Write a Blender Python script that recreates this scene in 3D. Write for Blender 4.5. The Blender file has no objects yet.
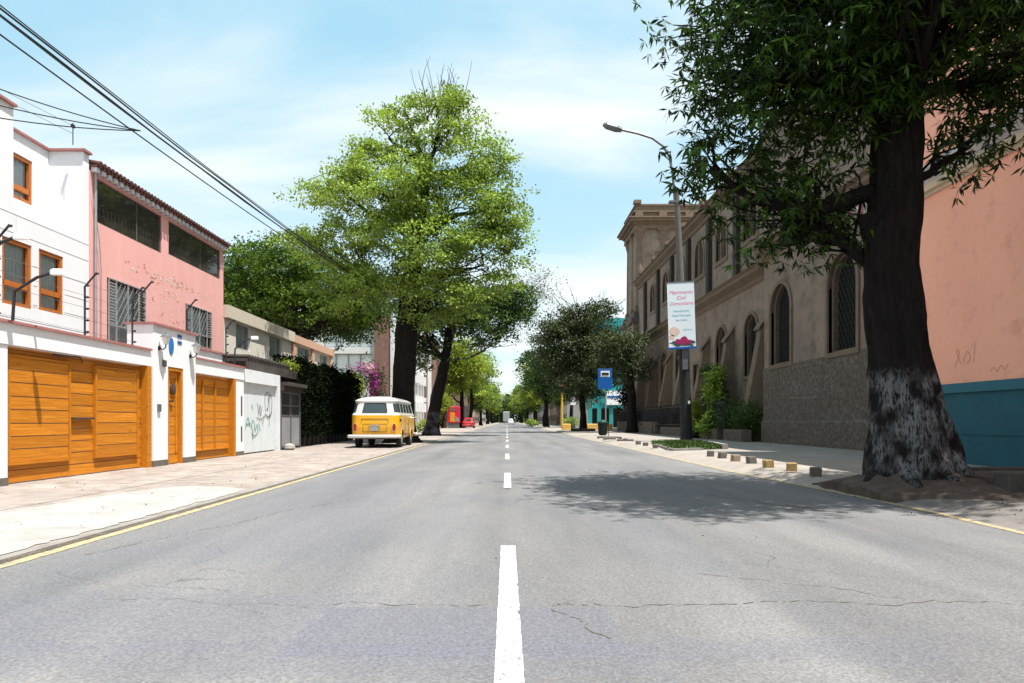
import bpy, math, random
import numpy as np
from mathutils import Vector
from mathutils import noise as mnoise
from mathutils.geometry import tessellate_polygon

R = math.radians
scene = bpy.context.scene
COL = scene.collection

# ------------------------------------------------------------------ camera
cd = bpy.data.cameras.new('camera')
cam = bpy.data.objects.new('camera', cd)
COL.objects.link(cam)
cam.location = (0, 0, 1.0)
cam.rotation_euler = (R(90), 0, 0)
cd.sensor_width = 36
cd.lens = 700 / 1024 * 36
cd.shift_x = 5 / 1024
cd.shift_y = 79.5 / 1024
cd.clip_end = 3000
scene.camera = cam

# ------------------------------------------------------------------ light
SUNV = Vector((0.29, -0.20, 1.0)).normalized()
elev = math.asin(SUNV.z)
az = math.atan2(SUNV.x, SUNV.y)          # clockwise from +Y
sd = bpy.data.lights.new('sun', 'SUN')
sd.energy = 5.0
sd.angle = R(0.53)
sd.color = (1.0, 0.965, 0.91)
sun = bpy.data.objects.new('sun', sd)
COL.objects.link(sun)
sun.rotation_euler = SUNV.to_track_quat('Z', 'Y').to_euler()
sun.location = (20, -10, 60)

world = bpy.data.worlds.new('World')
scene.world = world
world.use_nodes = True
nt = world.node_tree
nt.nodes.clear()
N = nt.nodes.new
out = N('ShaderNodeOutputWorld')
bg = N('ShaderNodeBackground')
bg.inputs['Strength'].default_value = 0.125
sky = N('ShaderNodeTexSky')
sky.sky_type = 'NISHITA'
sky.sun_disc = False
sky.sun_elevation = elev
sky.sun_rotation = az
sky.air_density = 1.0
sky.dust_density = 0.6
sky.ozone_density = 0.6
tc = N('ShaderNodeTexCoord')
sep = N('ShaderNodeSeparateXYZ')
nt.links.new(tc.outputs['Generated'], sep.inputs[0])
# project direction on a cloud layer: (x/z, y/z)
mz = N('ShaderNodeMath'); mz.operation = 'MAXIMUM'; mz.inputs[1].default_value = 0.0
nt.links.new(sep.outputs['Z'], mz.inputs[0])
ma = N('ShaderNodeMath'); ma.operation = 'ADD'; ma.inputs[1].default_value = 0.18
nt.links.new(mz.outputs[0], ma.inputs[0])
dv = N('ShaderNodeVectorMath'); dv.operation = 'DIVIDE'
nt.links.new(tc.outputs['Generated'], dv.inputs[0])
cmb = N('ShaderNodeCombineXYZ')
for i in range(3):
    nt.links.new(ma.outputs[0], cmb.inputs[i])
nt.links.new(cmb.outputs[0], dv.inputs[1])
mp = N('ShaderNodeMapping'); mp.inputs['Location'].default_value = (0.9, -1.35, 0.0); mp.inputs['Scale'].default_value = (0.62, 1.25, 0.0)
nt.links.new(dv.outputs[0], mp.inputs[0])
nz = N('ShaderNodeTexNoise'); nz.inputs['Scale'].default_value = 1.15; nz.inputs['Detail'].default_value = 6
nz.inputs['Roughness'].default_value = 0.52; nz.inputs['Distortion'].default_value = 0.35
nt.links.new(mp.outputs[0], nz.inputs['Vector'])
mr = N('ShaderNodeMapRange'); mr.interpolation_type = 'SMOOTHSTEP'
mr.inputs['From Min'].default_value = 0.34; mr.inputs['From Max'].default_value = 0.64
mr.inputs['To Min'].default_value = 0.0; mr.inputs['To Max'].default_value = 0.95
nt.links.new(nz.outputs['Fac'], mr.inputs['Value'])
tint = N('ShaderNodeMix'); tint.data_type = 'RGBA'; tint.blend_type = 'MULTIPLY'; tint.inputs[0].default_value = 1
nt.links.new(sky.outputs[0], tint.inputs[6]); tint.inputs[7].default_value = (1.10, 1.27, 1.12, 1)
hz_ = N('ShaderNodeValToRGB'); nt.links.new(mz.outputs[0], hz_.inputs[0])
hz_.color_ramp.elements[0].position = 0.0; hz_.color_ramp.elements[0].color = (0.66, 0.79, 0.86, 1)
hz_.color_ramp.elements[1].position = 0.62; hz_.color_ramp.elements[1].color = (0.31, 0.67, 0.83, 1)
hsc = N('ShaderNodeVectorMath'); hsc.operation = 'SCALE'; hsc.inputs['Scale'].default_value = 5.0; nt.links.new(hz_.outputs[0], hsc.inputs[0])
hm = N('ShaderNodeMix'); hm.data_type = 'RGBA'; hm.inputs[0].default_value = 0.72
nt.links.new(tint.outputs[2], hm.inputs[6]); nt.links.new(hsc.outputs[0], hm.inputs[7])
mx = N('ShaderNodeMix'); mx.data_type = 'RGBA'
nt.links.new(mr.outputs[0], mx.inputs[0])
nt.links.new(hm.outputs[2], mx.inputs[6])
mx.inputs[7].default_value = (4.5, 4.75, 4.85, 1)
nt.links.new(mx.outputs[2], bg.inputs['Color'])
nt.links.new(bg.outputs[0], out.inputs[0])

scene.view_settings.view_transform = 'Standard'
scene.view_settings.look = 'None'
scene.view_settings.gamma = 1
scene.view_settings.exposure = 0.88
scene.cycles.max_bounces = 6
scene.cycles.diffuse_bounces = 3
scene.cycles.transparent_max_bounces = 12

# ------------------------------------------------------------------ helpers
ORG = {}

def tag(o, label=None, cat=None, group=None, kind=None):
    if label: o['label'] = label
    if cat: o['category'] = cat
    if group: o['group'] = group
    if kind: o['kind'] = kind
    return o

def thing(name, label, cat, loc, group=None):
    o = bpy.data.objects.new(name, None)
    o.empty_display_size = 0.3
    COL.objects.link(o)
    o.location = loc
    ORG[o.name] = Vector(loc)
    return tag(o, label, cat, group)

def link_mesh(name, me, mats, parent=None, smooth=False, org=None):
    if not isinstance(mats, (list, tuple)): mats = [mats]
    for m in mats: me.materials.append(m)
    if smooth: me.polygons.foreach_set('use_smooth', [True] * len(me.polygons))
    o = bpy.data.objects.new(name, me)
    COL.objects.link(o)
    if parent is not None:
        o.parent = parent
        ORG[o.name] = ORG[parent.name]
    else:
        ORG[o.name] = Vector(org) if org else Vector((0, 0, 0))
        o.location = ORG[o.name]
    return o

class MB:
    def __init__(s): s.v = []; s.f = []; s.m = []; s.mi = 0
    def add(s, vs, fs):
        b = len(s.v); s.v += [tuple(p) for p in vs]
        for f in fs: s.f.append([b + i for i in f]); s.m.append(s.mi)
        return s
    def box(s, x0, x1, y0, y1, z0, z1):
        vs = [(x, y, z) for z in (z0, z1) for x, y in ((x0, y0), (x1, y0), (x1, y1), (x0, y1))]
        return s.add(vs, [(3, 2, 1, 0), (4, 5, 6, 7), (0, 1, 5, 4), (1, 2, 6, 5), (2, 3, 7, 6), (3, 0, 4, 7)])
    def cbox(s, x0, x1, y0, y1, z0, z1, c=0.02):
        # box with chamfered top edges and vertical edges
        def ring(i, z):
            return [(x0 + i + c, y0 + i, z), (x1 - i - c, y0 + i, z), (x1 - i, y0 + i + c, z), (x1 - i, y1 - i - c, z),
                    (x1 - i - c, y1 - i, z), (x0 + i + c, y1 - i, z), (x0 + i, y1 - i - c, z), (x0 + i, y0 + i + c, z)]
        vs = ring(0, z0) + ring(0, z1 - c) + ring(c, z1)
        fs = [tuple(range(7, -1, -1)), tuple(range(16, 24))]
        for k in (0, 8):
            for i in range(8): fs.append((k + i, k + (i + 1) % 8, k + 8 + (i + 1) % 8, k + 8 + i))
        return s.add(vs, fs)
    def quad(s, a, b, c, d): return s.add([a, b, c, d], [(0, 1, 2, 3)])
    def tube(s, pts, rad, n=8, caps=True):
        pts = [Vector(p) for p in pts]
        if not hasattr(rad, '__len__'): rad = [rad] * len(pts)
        vs = []; fs = []
        t0 = (pts[1] - pts[0]).normalized()
        up = Vector((0, 0, 1)) if abs(t0.z) < 0.9 else Vector((1, 0, 0))
        a = t0.cross(up).normalized()
        for i, p in enumerate(pts):
            t = (pts[min(i + 1, len(pts) - 1)] - pts[max(i - 1, 0)])
            if t.length < 1e-6: t = t0
            t.normalize()
            a = (a - t * a.dot(t))
            if a.length < 1e-5: a = t.orthogonal()
            a.normalize(); b = t.cross(a)
            for k in range(n):
                an = 2 * math.pi * k / n
                vs.append(p + (a * math.cos(an) + b * math.sin(an)) * rad[i])
        for i in range(len(pts) - 1):
            for k in range(n):
                fs.append((i * n + k, i * n + (k + 1) % n, (i + 1) * n + (k + 1) % n, (i + 1) * n + k))
        if caps:
            fs.append(tuple(range(n - 1, -1, -1))); fs.append(tuple((len(pts) - 1) * n + k for k in range(n)))
        return s.add(vs, fs)
    def lathe(s, c, prof, n=16, axis='z'):
        vs = []; fs = []
        for r, h in prof:
            for k in range(n):
                a = 2 * math.pi * k / n
                if axis == 'z': vs.append((c[0] + r * math.cos(a), c[1] + r * math.sin(a), c[2] + h))
                elif axis == 'x': vs.append((c[0] + h, c[1] + r * math.cos(a), c[2] + r * math.sin(a)))
                else: vs.append((c[0] + r * math.cos(a), c[1] + h, c[2] + r * math.sin(a)))
        for i in range(len(prof) - 1):
            for k in range(n):
                fs.append((i * n + k, i * n + (k + 1) % n, (i + 1) * n + (k + 1) % n, (i + 1) * n + k))
        fs.append(tuple(range(n - 1, -1, -1))); fs.append(tuple((len(prof) - 1) * n + k for k in range(n)))
        return s.add(vs, fs)
    def prism(s, poly, P, d0, d1):
        """closed 2D polygon swept between depths d0,d1 with mapping P(u,v,d)"""
        n = len(poly)
        vs = [P(u, v, d0) for u, v in poly] + [P(u, v, d1) for u, v in poly]
        fs = [tuple(range(n)), tuple(range(2 * n - 1, n - 1, -1))]
        for i in range(n): fs.append((i, (i + 1) % n, n + (i + 1) % n, n + i))
        return s.add(vs, fs)
    def holed(s, P, outer, holes, depth):
        polys = [[Vector((u, v, 0)) for u, v in outer]] + [[Vector((u, v, 0)) for u, v in h] for h in holes]
        flat = [p for pl in polys for p in pl]
        tris = tessellate_polygon(polys)
        s.add([P(p.x, p.y, 0) for p in flat], [tuple(t) for t in tris])
        for h in holes:
            n = len(h)
            s.add([P(u, v, 0) for u, v in h] + [P(u, v, depth) for u, v in h],
                  [(i, (i + 1) % n, n + (i + 1) % n, n + i) for i in range(n)])
        return s
    def frame(s, P, outer, inner, d0, d1):
        """ring between two outlines with equal vertex count, from depth d0 (front) to d1"""
        n = len(outer)
        vs = [P(u, v, d0) for u, v in outer] + [P(u, v, d0) for u, v in inner] + [P(u, v, d1) for u, v in outer] + [P(u, v, d1) for u, v in inner]
        fs = []
        for i in range(n):
            j = (i + 1) % n
            fs += [(i, j, n + j, n + i), (2 * n + i, 2 * n + j, j, i), (n + i, n + j, 3 * n + j, 3 * n + i), (3 * n + i, 3 * n + j, 2 * n + j, 2 * n + i)]
        return s.add(vs, fs)
    def build(s, name, mats, parent=None, smooth=False, org=None):
        o_ = ORG[parent.name] if parent is not None else Vector(org or (0, 0, 0))
        me = bpy.data.meshes.new(name)
        me.from_pydata([(x - o_.x, y - o_.y, z - o_.z) for x, y, z in s.v], [], s.f)
        if any(s.m): me.polygons.foreach_set('material_index', s.m)
        me.update()
        return link_mesh(name, me, mats, parent, smooth, org)

def rect(u0, u1, v0, v1): return [(u0, v0), (u1, v0), (u1, v1), (u0, v1)]
def arch(u0, u1, v0, v1, n=12, pointed=0.0):
    r = (u1 - u0) / 2; c = (u0 + u1) / 2; vs = v1 - r * (1 + pointed)
    pts = [(u0, v0), (u1, v0)]
    for i in range(n + 1):
        a = math.pi * i / n
        pts.append((c + r * math.cos(a), vs + r * (1 + pointed) * math.sin(a)))
    return pts
def grow(poly, d):
    us = [p[0] for p in poly]; vs = [p[1] for p in poly]
    cu = (min(us) + max(us)) / 2; cv = (min(vs) + max(vs)) / 2
    hu = (max(us) - min(us)) / 2; hv = (max(vs) - min(vs)) / 2
    return [(cu + (u - cu) * (hu + d) / hu, cv + (v - cv) * (hv + d) / hv) for u, v in poly]
def XL(X): return lambda u, v, d: (X - d, u, v)      # wall facing +X
def XR(X): return lambda u, v, d: (X + d, u, v)      # wall facing -X
def YF(Y): return lambda u, v, d: (u, Y + d, v)      # wall facing the camera

def copy_tree(o, parent=None):
    c = o.copy(); COL.objects.link(c)
    ORG[c.name] = ORG[o.name]
    if parent is not None: c.parent = parent
    for ch in list(o.children): copy_tree(ch, c)
    return c

# ------------------------------------------------------------------ materials
def newmat(name):
    m = bpy.data.materials.new(name); m.use_nodes = True
    m.node_tree.nodes.clear()
    return m, m.node_tree
def pmat(name, col, rough=0.8, var=0.12, scale=3.0, bump=0.2, bscale=40, metallic=0.0, spec=0.3, stretch=(1, 1, 1), col2=None, thr=None, coat=0.0, spots=None):
    m, t = newmat(name); n = t.nodes.new; L = t.links.new
    o = n('ShaderNodeOutputMaterial'); b = n('ShaderNodeBsdfPrincipled')
    b.inputs['Roughness'].default_value = rough; b.inputs['Metallic'].default_value = metallic
    b.inputs['Specular IOR Level'].default_value = spec; b.inputs['Coat Weight'].default_value = coat
    tcn = n('ShaderNodeTexCoord'); mpn = n('ShaderNodeMapping'); mpn.inputs['Scale'].default_value = stretch
    L(tcn.outputs['Object'], mpn.inputs[0])
    nz = n('ShaderNodeTexNoise'); nz.inputs['Scale'].default_value = scale; nz.inputs['Detail'].default_value = 7; nz.inputs['Roughness'].default_value = 0.62
    L(mpn.outputs[0], nz.inputs['Vector'])
    rp = n('ShaderNodeMapRange'); rp.inputs['From Min'].default_value = thr[0] if thr else 0.3; rp.inputs['From Max'].default_value = thr[1] if thr else 0.7
    L(nz.outputs['Fac'], rp.inputs['Value'])
    mx = n('ShaderNodeMix'); mx.data_type = 'RGBA'
    L(rp.outputs[0], mx.inputs[0])
    c1 = tuple(c * (1 - var) for c in col) + (1,)
    c2 = (tuple(col2) + (1,)) if col2 else tuple(min(1, c * (1 + var)) for c in col) + (1,)
    mx.inputs[6].default_value = c1 if not col2 else tuple(col) + (1,)
    mx.inputs[7].default_value = c2
    last = mx.outputs[2]
    if spots:   # spots = (colour, scale, lo, hi): peeling / grime patches
        s2 = n('ShaderNodeTexNoise'); s2.inputs['Scale'].default_value = spots[1]; s2.inputs['Detail'].default_value = 8; s2.inputs['Roughness'].default_value = 0.7
        L(mpn.outputs[0], s2.inputs['Vector'])
        r2 = n('ShaderNodeMapRange'); r2.inputs['From Min'].default_value = spots[2]; r2.inputs['From Max'].default_value = spots[3]
        L(s2.outputs['Fac'], r2.inputs['Value'])
        m2 = n('ShaderNodeMix'); m2.data_type = 'RGBA'; L(r2.outputs[0], m2.inputs[0]); L(last, m2.inputs[6]); m2.inputs[7].default_value = tuple(spots[0]) + (1,)
        last = m2.outputs[2]
    L(last, b.inputs['Base Color'])
    if bump:
        nb = n('ShaderNodeTexNoise'); nb.inputs['Scale'].default_value = bscale; nb.inputs['Detail'].default_value = 5
        L(mpn.outputs[0], nb.inputs['Vector'])
        bm = n('ShaderNodeBump'); bm.inputs['Strength'].default_value = bump; bm.inputs['Distance'].default_value = 0.02
        L(nb.outputs['Fac'], bm.inputs['Height']); L(bm.outputs[0], b.inputs['Normal'])
    L(b.outputs[0], o.inputs[0])
    return m

def leafmat(name, a, b_, trans=0.35, rough=0.45, spec=0.35):
    m, t = newmat(name); n = t.nodes.new; L = t.links.new
    o = n('ShaderNodeOutputMaterial'); b = n('ShaderNodeBsdfPrincipled'); tr = n('ShaderNodeBsdfTranslucent')
    at = n('ShaderNodeAttribute'); at.attribute_name = 'tint'
    mx = n('ShaderNodeMix'); mx.data_type = 'RGBA'; L(at.outputs['Fac'], mx.inputs[0])
    mx.inputs[6].default_value = tuple(a) + (1,); mx.inputs[7].default_value = tuple(b_) + (1,)
    L(mx.outputs[2], b.inputs['Base Color'])
    m2 = n('ShaderNodeMix'); m2.data_type = 'RGBA'; m2.blend_type = 'MULTIPLY'; m2.inputs[0].default_value = 1
    L(mx.outputs[2], m2.inputs[6]); m2.inputs[7].default_value = (1.5, 1.6, 0.6, 1)
    L(m2.outputs[2], tr.inputs['Color'])
    b.inputs['Roughness'].default_value = rough; b.inputs['Specular IOR Level'].default_value = spec
    ms = n('ShaderNodeMixShader'); ms.inputs[0].default_value = trans
    L(b.outputs[0], ms.inputs[1]); L(tr.outputs[0], ms.inputs[2]); L(ms.outputs[0], o.inputs[0])
    return m

def glassmat(name, tintc=(0.5, 0.55, 0.55), refl=0.10):
    m, t = newmat(name); n = t.nodes.new; L = t.links.new
    o = n('ShaderNodeOutputMaterial'); g = n('ShaderNodeBsdfGlossy'); tr = n('ShaderNodeBsdfTransparent')
    g.inputs['Roughness'].default_value = 0.03; g.inputs['Color'].default_value = (0.9, 0.95, 1, 1)
    tr.inputs['Color'].default_value = tuple(tintc) + (1,)
    f = n('ShaderNodeFresnel'); f.inputs['IOR'].default_value = 1.5
    ad = n('ShaderNodeMath'); ad.inputs[1].default_value = refl; L(f.outputs[0], ad.inputs[0])
    ms = n('ShaderNodeMixShader'); L(ad.outputs[0], ms.inputs[0]); L(tr.outputs[0], ms.inputs[1]); L(g.outputs[0], ms.inputs[2])
    L(ms.outputs[0], o.inputs[0])
    return m

def asphalt():
    m, t = newmat('asphalt'); n = t.nodes.new; L = t.links.new
    o = n('ShaderNodeOutputMaterial'); b = n('ShaderNodeBsdfPrincipled'); b.inputs['Roughness'].default_value = 0.85; b.inputs['Specular IOR Level'].default_value = 0.3
    tcn = n('ShaderNodeTexCoord')
    big = n('ShaderNodeTexNoise'); big.inputs['Scale'].default_value = 0.55; big.inputs['Detail'].default_value = 6; big.inputs['Roughness'].default_value = 0.6
    mpn = n('ShaderNodeMapping'); mpn.inputs['Scale'].default_value = (1.6, 0.45, 1); L(tcn.outputs['Object'], mpn.inputs[0]); L(mpn.outputs[0], big.inputs['Vector'])
    cr = n('ShaderNodeValToRGB'); L(big.outputs['Fac'], cr.inputs[0])
    e = cr.color_ramp.elements
    e[0].position = 0.3; e[0].color = (0.120, 0.120, 0.127, 1)
    e[1].position = 0.72; e[1].color = (0.185, 0.178, 0.170, 1)
    fine = n('ShaderNodeTexNoise'); fine.inputs['Scale'].default_value = 55; fine.inputs['Detail'].default_value = 6; fine.inputs['Roughness'].default_value = 0.8
    L(tcn.outputs['Object'], fine.inputs['Vector'])
    fr = n('ShaderNodeMapRange'); fr.inputs['From Min'].default_value = 0.3; fr.inputs['From Max'].default_value = 0.7; fr.inputs['To Min'].default_value = 0.62; fr.inputs['To Max'].default_value = 1.38
    L(fine.outputs['Fac'], fr.inputs['Value'])
    vo = n('ShaderNodeTexVoronoi'); vo.inputs['Scale'].default_value = 75; L(tcn.outputs['Object'], vo.inputs['Vector'])
    vr = n('ShaderNodeMapRange'); vr.inputs['From Min'].default_value = 0.0; vr.inputs['From Max'].default_value = 1.0; vr.inputs['To Min'].default_value = 0.82; vr.inputs['To Max'].default_value = 1.22
    L(vo.outputs['Color'], vr.inputs['Value'])
    mu = n('ShaderNodeMath'); mu.operation = 'MULTIPLY'; L(fr.outputs[0], mu.inputs[0]); L(vr.outputs[0], mu.inputs[1])
    # long tyre polished lanes and stains
    st = n('ShaderNodeTexNoise'); st.inputs['Scale'].default_value = 0.9; st.inputs['Detail'].default_value = 5
    mp2 = n('ShaderNodeMapping'); mp2.inputs['Scale'].default_value = (1.4, 0.06, 1); L(tcn.outputs['Object'], mp2.inputs[0]); L(mp2.outputs[0], st.inputs['Vector'])
    sr = n('ShaderNodeMapRange'); sr.inputs['From Min'].default_value = 0.35; sr.inputs['From Max'].default_value = 0.65; sr.inputs['To Min'].default_value = 0.84; sr.inputs['To Max'].default_value = 1.10
    L(st.outputs['Fac'], sr.inputs['Value'])
    mu2 = n('ShaderNodeMath'); mu2.operation = 'MULTIPLY'; L(mu.outputs[0], mu2.inputs[0]); L(sr.outputs[0], mu2.inputs[1])
    # hairline cracks
    wv = n('ShaderNodeTexNoise'); wv.inputs['Scale'].default_value = 1.3; wv.inputs['Detail'].default_value = 8; L(tcn.outputs['Object'], wv.inputs['Vector'])
    va = n('ShaderNodeVectorMath'); va.operation = 'MULTIPLY_ADD'; va.inputs[1].default_value = (0.9, 0.9, 0); L(wv.outputs['Color'], va.inputs[0]); L(tcn.outputs['Object'], va.inputs[2])
    v2 = n('ShaderNodeTexVoronoi'); v2.feature = 'DISTANCE_TO_EDGE'; v2.inputs['Scale'].default_value = 0.32; L(va.outputs[0], v2.inputs['Vector'])
    c2 = n('ShaderNodeMapRange'); c2.inputs['From Min'].default_value = 0.0; c2.inputs['From Max'].default_value = 0.0035; c2.inputs['To Min'].default_value = 0.62; c2.inputs['To Max'].default_value = 1.0
    L(v2.outputs['Distance'], c2.inputs['Value'])
    mk = n('ShaderNodeTexNoise'); mk.inputs['Scale'].default_value = 0.7; L(tcn.outputs['Object'], mk.inputs['Vector'])
    mkr = n('ShaderNodeMapRange'); mkr.inputs['From Min'].default_value = 0.5; mkr.inputs['From Max'].default_value = 0.6; L(mk.outputs['Fac'], mkr.inputs['Value'])
    cm = n('ShaderNodeMix'); cm.data_type = 'FLOAT'; L(mkr.outputs[0], cm.inputs[0]); cm.inputs[2].default_value = 1.0; L(c2.outputs[0], cm.inputs[3])
    mu3 = n('ShaderNodeMath'); mu3.operation = 'MULTIPLY'; L(mu2.outputs[0], mu3.inputs[0]); L(cm.outputs[0], mu3.inputs[1])
    sc = n('ShaderNodeVectorMath'); sc.operation = 'SCALE'; L(cr.outputs[0], sc.inputs[0]); L(mu3.outputs[0], sc.inputs['Scale'])
    # smoother, bluer resurfaced rectangles: object-space boxes with ragged edges
    last = sc.outputs[0]
    wn = n('ShaderNodeTexNoise'); wn.inputs['Scale'].default_value = 7; wn.inputs['Detail'].default_value = 6; wn.inputs['Roughness'].default_value = 0.7; L(tcn.outputs['Object'], wn.inputs['Vector'])
    for (cx, cy, hx, hy, soft, amt) in ((-0.22, 3.36, 0.75, 0.40, 0.10, 0.62), (-1.9, 3.55, 1.1, 0.5, 0.5, 0.45), (-1.0, 2.95, 1.6, 0.22, 0.25, 0.45), (1.2, 3.05, 0.7, 0.16, 0.2, 0.4), (-2.2, 9.5, 0.9, 4.5, 0.8, 0.35), (1.5, 16, 0.8, 6, 0.8, 0.3)):
        ab = n('ShaderNodeVectorMath'); ab.operation = 'SUBTRACT'; ab.inputs[1].default_value = (cx, cy, 0); L(tcn.outputs['Object'], ab.inputs[0])
        aa = n('ShaderNodeVectorMath'); aa.operation = 'ABSOLUTE'; L(ab.outputs[0], aa.inputs[0])
        sb_ = n('ShaderNodeVectorMath'); sb_.operation = 'SUBTRACT'; sb_.inputs[1].default_value = (hx, hy, 0); L(aa.outputs[0], sb_.inputs[0])
        sx = n('ShaderNodeSeparateXYZ'); L(sb_.outputs[0], sx.inputs[0])
        mxx = n('ShaderNodeMath'); mxx.operation = 'MAXIMUM'; L(sx.outputs[0], mxx.inputs[0]); L(sx.outputs[1], mxx.inputs[1])
        nn_ = n('ShaderNodeMath'); nn_.operation = 'MULTIPLY_ADD'; nn_.inputs[1].default_value = soft * 2.2; L(wn.outputs['Fac'], nn_.inputs[0]); L(mxx.outputs[0], nn_.inputs[2])
        rg = n('ShaderNodeMapRange'); rg.interpolation_type = 'SMOOTHSTEP'; rg.inputs['From Min'].default_value = soft * 1.1 + soft * .3; rg.inputs['From Max'].default_value = soft * 1.1 - soft * .3; rg.inputs['To Max'].default_value = amt; L(nn_.outputs[0], rg.inputs['Value'])
        mm_ = n('ShaderNodeMix'); mm_.data_type = 'RGBA'; L(rg.outputs[0], mm_.inputs[0]); L(last, mm_.inputs[6])
        vs_ = n('ShaderNodeVectorMath'); vs_.operation = 'SCALE'; L(mu.outputs[0], vs_.inputs['Scale']); vs_.inputs[0].default_value = (0.120, 0.120, 0.142)
        L(vs_.outputs[0], mm_.inputs[7]); last = mm_.outputs[2]
    # old stains and gravelly light spots
    vsp = n('ShaderNodeTexNoise'); vsp.inputs['Scale'].default_value = 2.4; vsp.inputs['Detail'].default_value = 9; vsp.inputs['Roughness'].default_value = 0.75; L(tcn.outputs['Object'], vsp.inputs['Vector'])
    vsr = n('ShaderNodeMapRange'); vsr.inputs['From Min'].default_value = 0.62; vsr.inputs['From Max'].default_value = 0.74; vsr.inputs['To Min'].default_value = 1.0; vsr.inputs['To Max'].default_value = 0.72; L(vsp.outputs['Fac'], vsr.inputs['Value'])
    fs_ = n('ShaderNodeVectorMath'); fs_.operation = 'SCALE'; L(last, fs_.inputs[0]); L(vsr.outputs[0], fs_.inputs['Scale'])
    L(fs_.outputs[0], b.inputs['Base Color'])
    bm = n('ShaderNodeBump'); bm.inputs['Strength'].default_value = 0.5; bm.inputs['Distance'].default_value = 0.008
    L(vo.outputs['Distance'], bm.inputs['Height']); L(bm.outputs[0], b.inputs['Normal'])
    L(b.outputs[0], o.inputs[0])
    return m

def woodmat():
    m, t = newmat('varnished_wood'); n = t.nodes.new; L = t.links.new
    o = n('ShaderNodeOutputMaterial'); b = n('ShaderNodeBsdfPrincipled'); b.inputs['Roughness'].default_value = 0.5; b.inputs['Specular IOR Level'].default_value = 0.2
    tcn = n('ShaderNodeTexCoord'); mpn = n('ShaderNodeMapping'); mpn.inputs['Scale'].default_value = (18, 0.55, 18); L(tcn.outputs['Object'], mpn.inputs[0])
    g = n('ShaderNodeTexNoise'); g.inputs['Scale'].default_value = 3; g.inputs['Detail'].default_value = 8; g.inputs['Distortion'].default_value = 0.8; L(mpn.outputs[0], g.inputs['Vector'])
    cr = n('ShaderNodeValToRGB'); L(g.outputs['Fac'], cr.inputs[0]); e = cr.color_ramp.elements
    e[0].position = 0.28; e[0].color = (0.42, 0.145, 0.011, 1); e[1].position = 0.7; e[1].color = (0.64, 0.255, 0.022, 1)
    e3 = cr.color_ramp.elements.new(0.5); e3.color = (0.50, 0.175, 0.013, 1)
    at = n('ShaderNodeAttribute'); at.attribute_name = 'tint'
    ar = n('ShaderNodeMapRange'); ar.inputs['To Min'].default_value = 0.86; ar.inputs['To Max'].default_value = 1.14; L(at.outputs['Fac'], ar.inputs['Value'])
    # knots
    vo = n('ShaderNodeTexVoronoi'); vo.inputs['Scale'].default_value = 2.6; mk = n('ShaderNodeMapping'); mk.inputs['Scale'].default_value = (1, 0.7, 2.0); L(tcn.outputs['Object'], mk.inputs[0]); L(mk.outputs[0], vo.inputs['Vector'])
    vr = n('ShaderNodeMapRange'); vr.inputs['From Min'].default_value = 0.02; vr.inputs['From Max'].default_value = 0.10; vr.inputs['To Min'].default_value = 0.35; L(vo.outputs['Distance'], vr.inputs['Value'])
    mu = n('ShaderNodeMath'); mu.operation = 'MULTIPLY'; L(ar.outputs[0], mu.inputs[0]); L(vr.outputs[0], mu.inputs[1])
    sc = n('ShaderNodeVectorMath'); sc.operation = 'SCALE'; L(cr.outputs[0], sc.inputs[0]); L(mu.outputs[0], sc.inputs['Scale'])
    L(sc.outputs[0], b.inputs['Base Color'])
    L(b.outputs[0], o.inputs[0])
    return m

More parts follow.
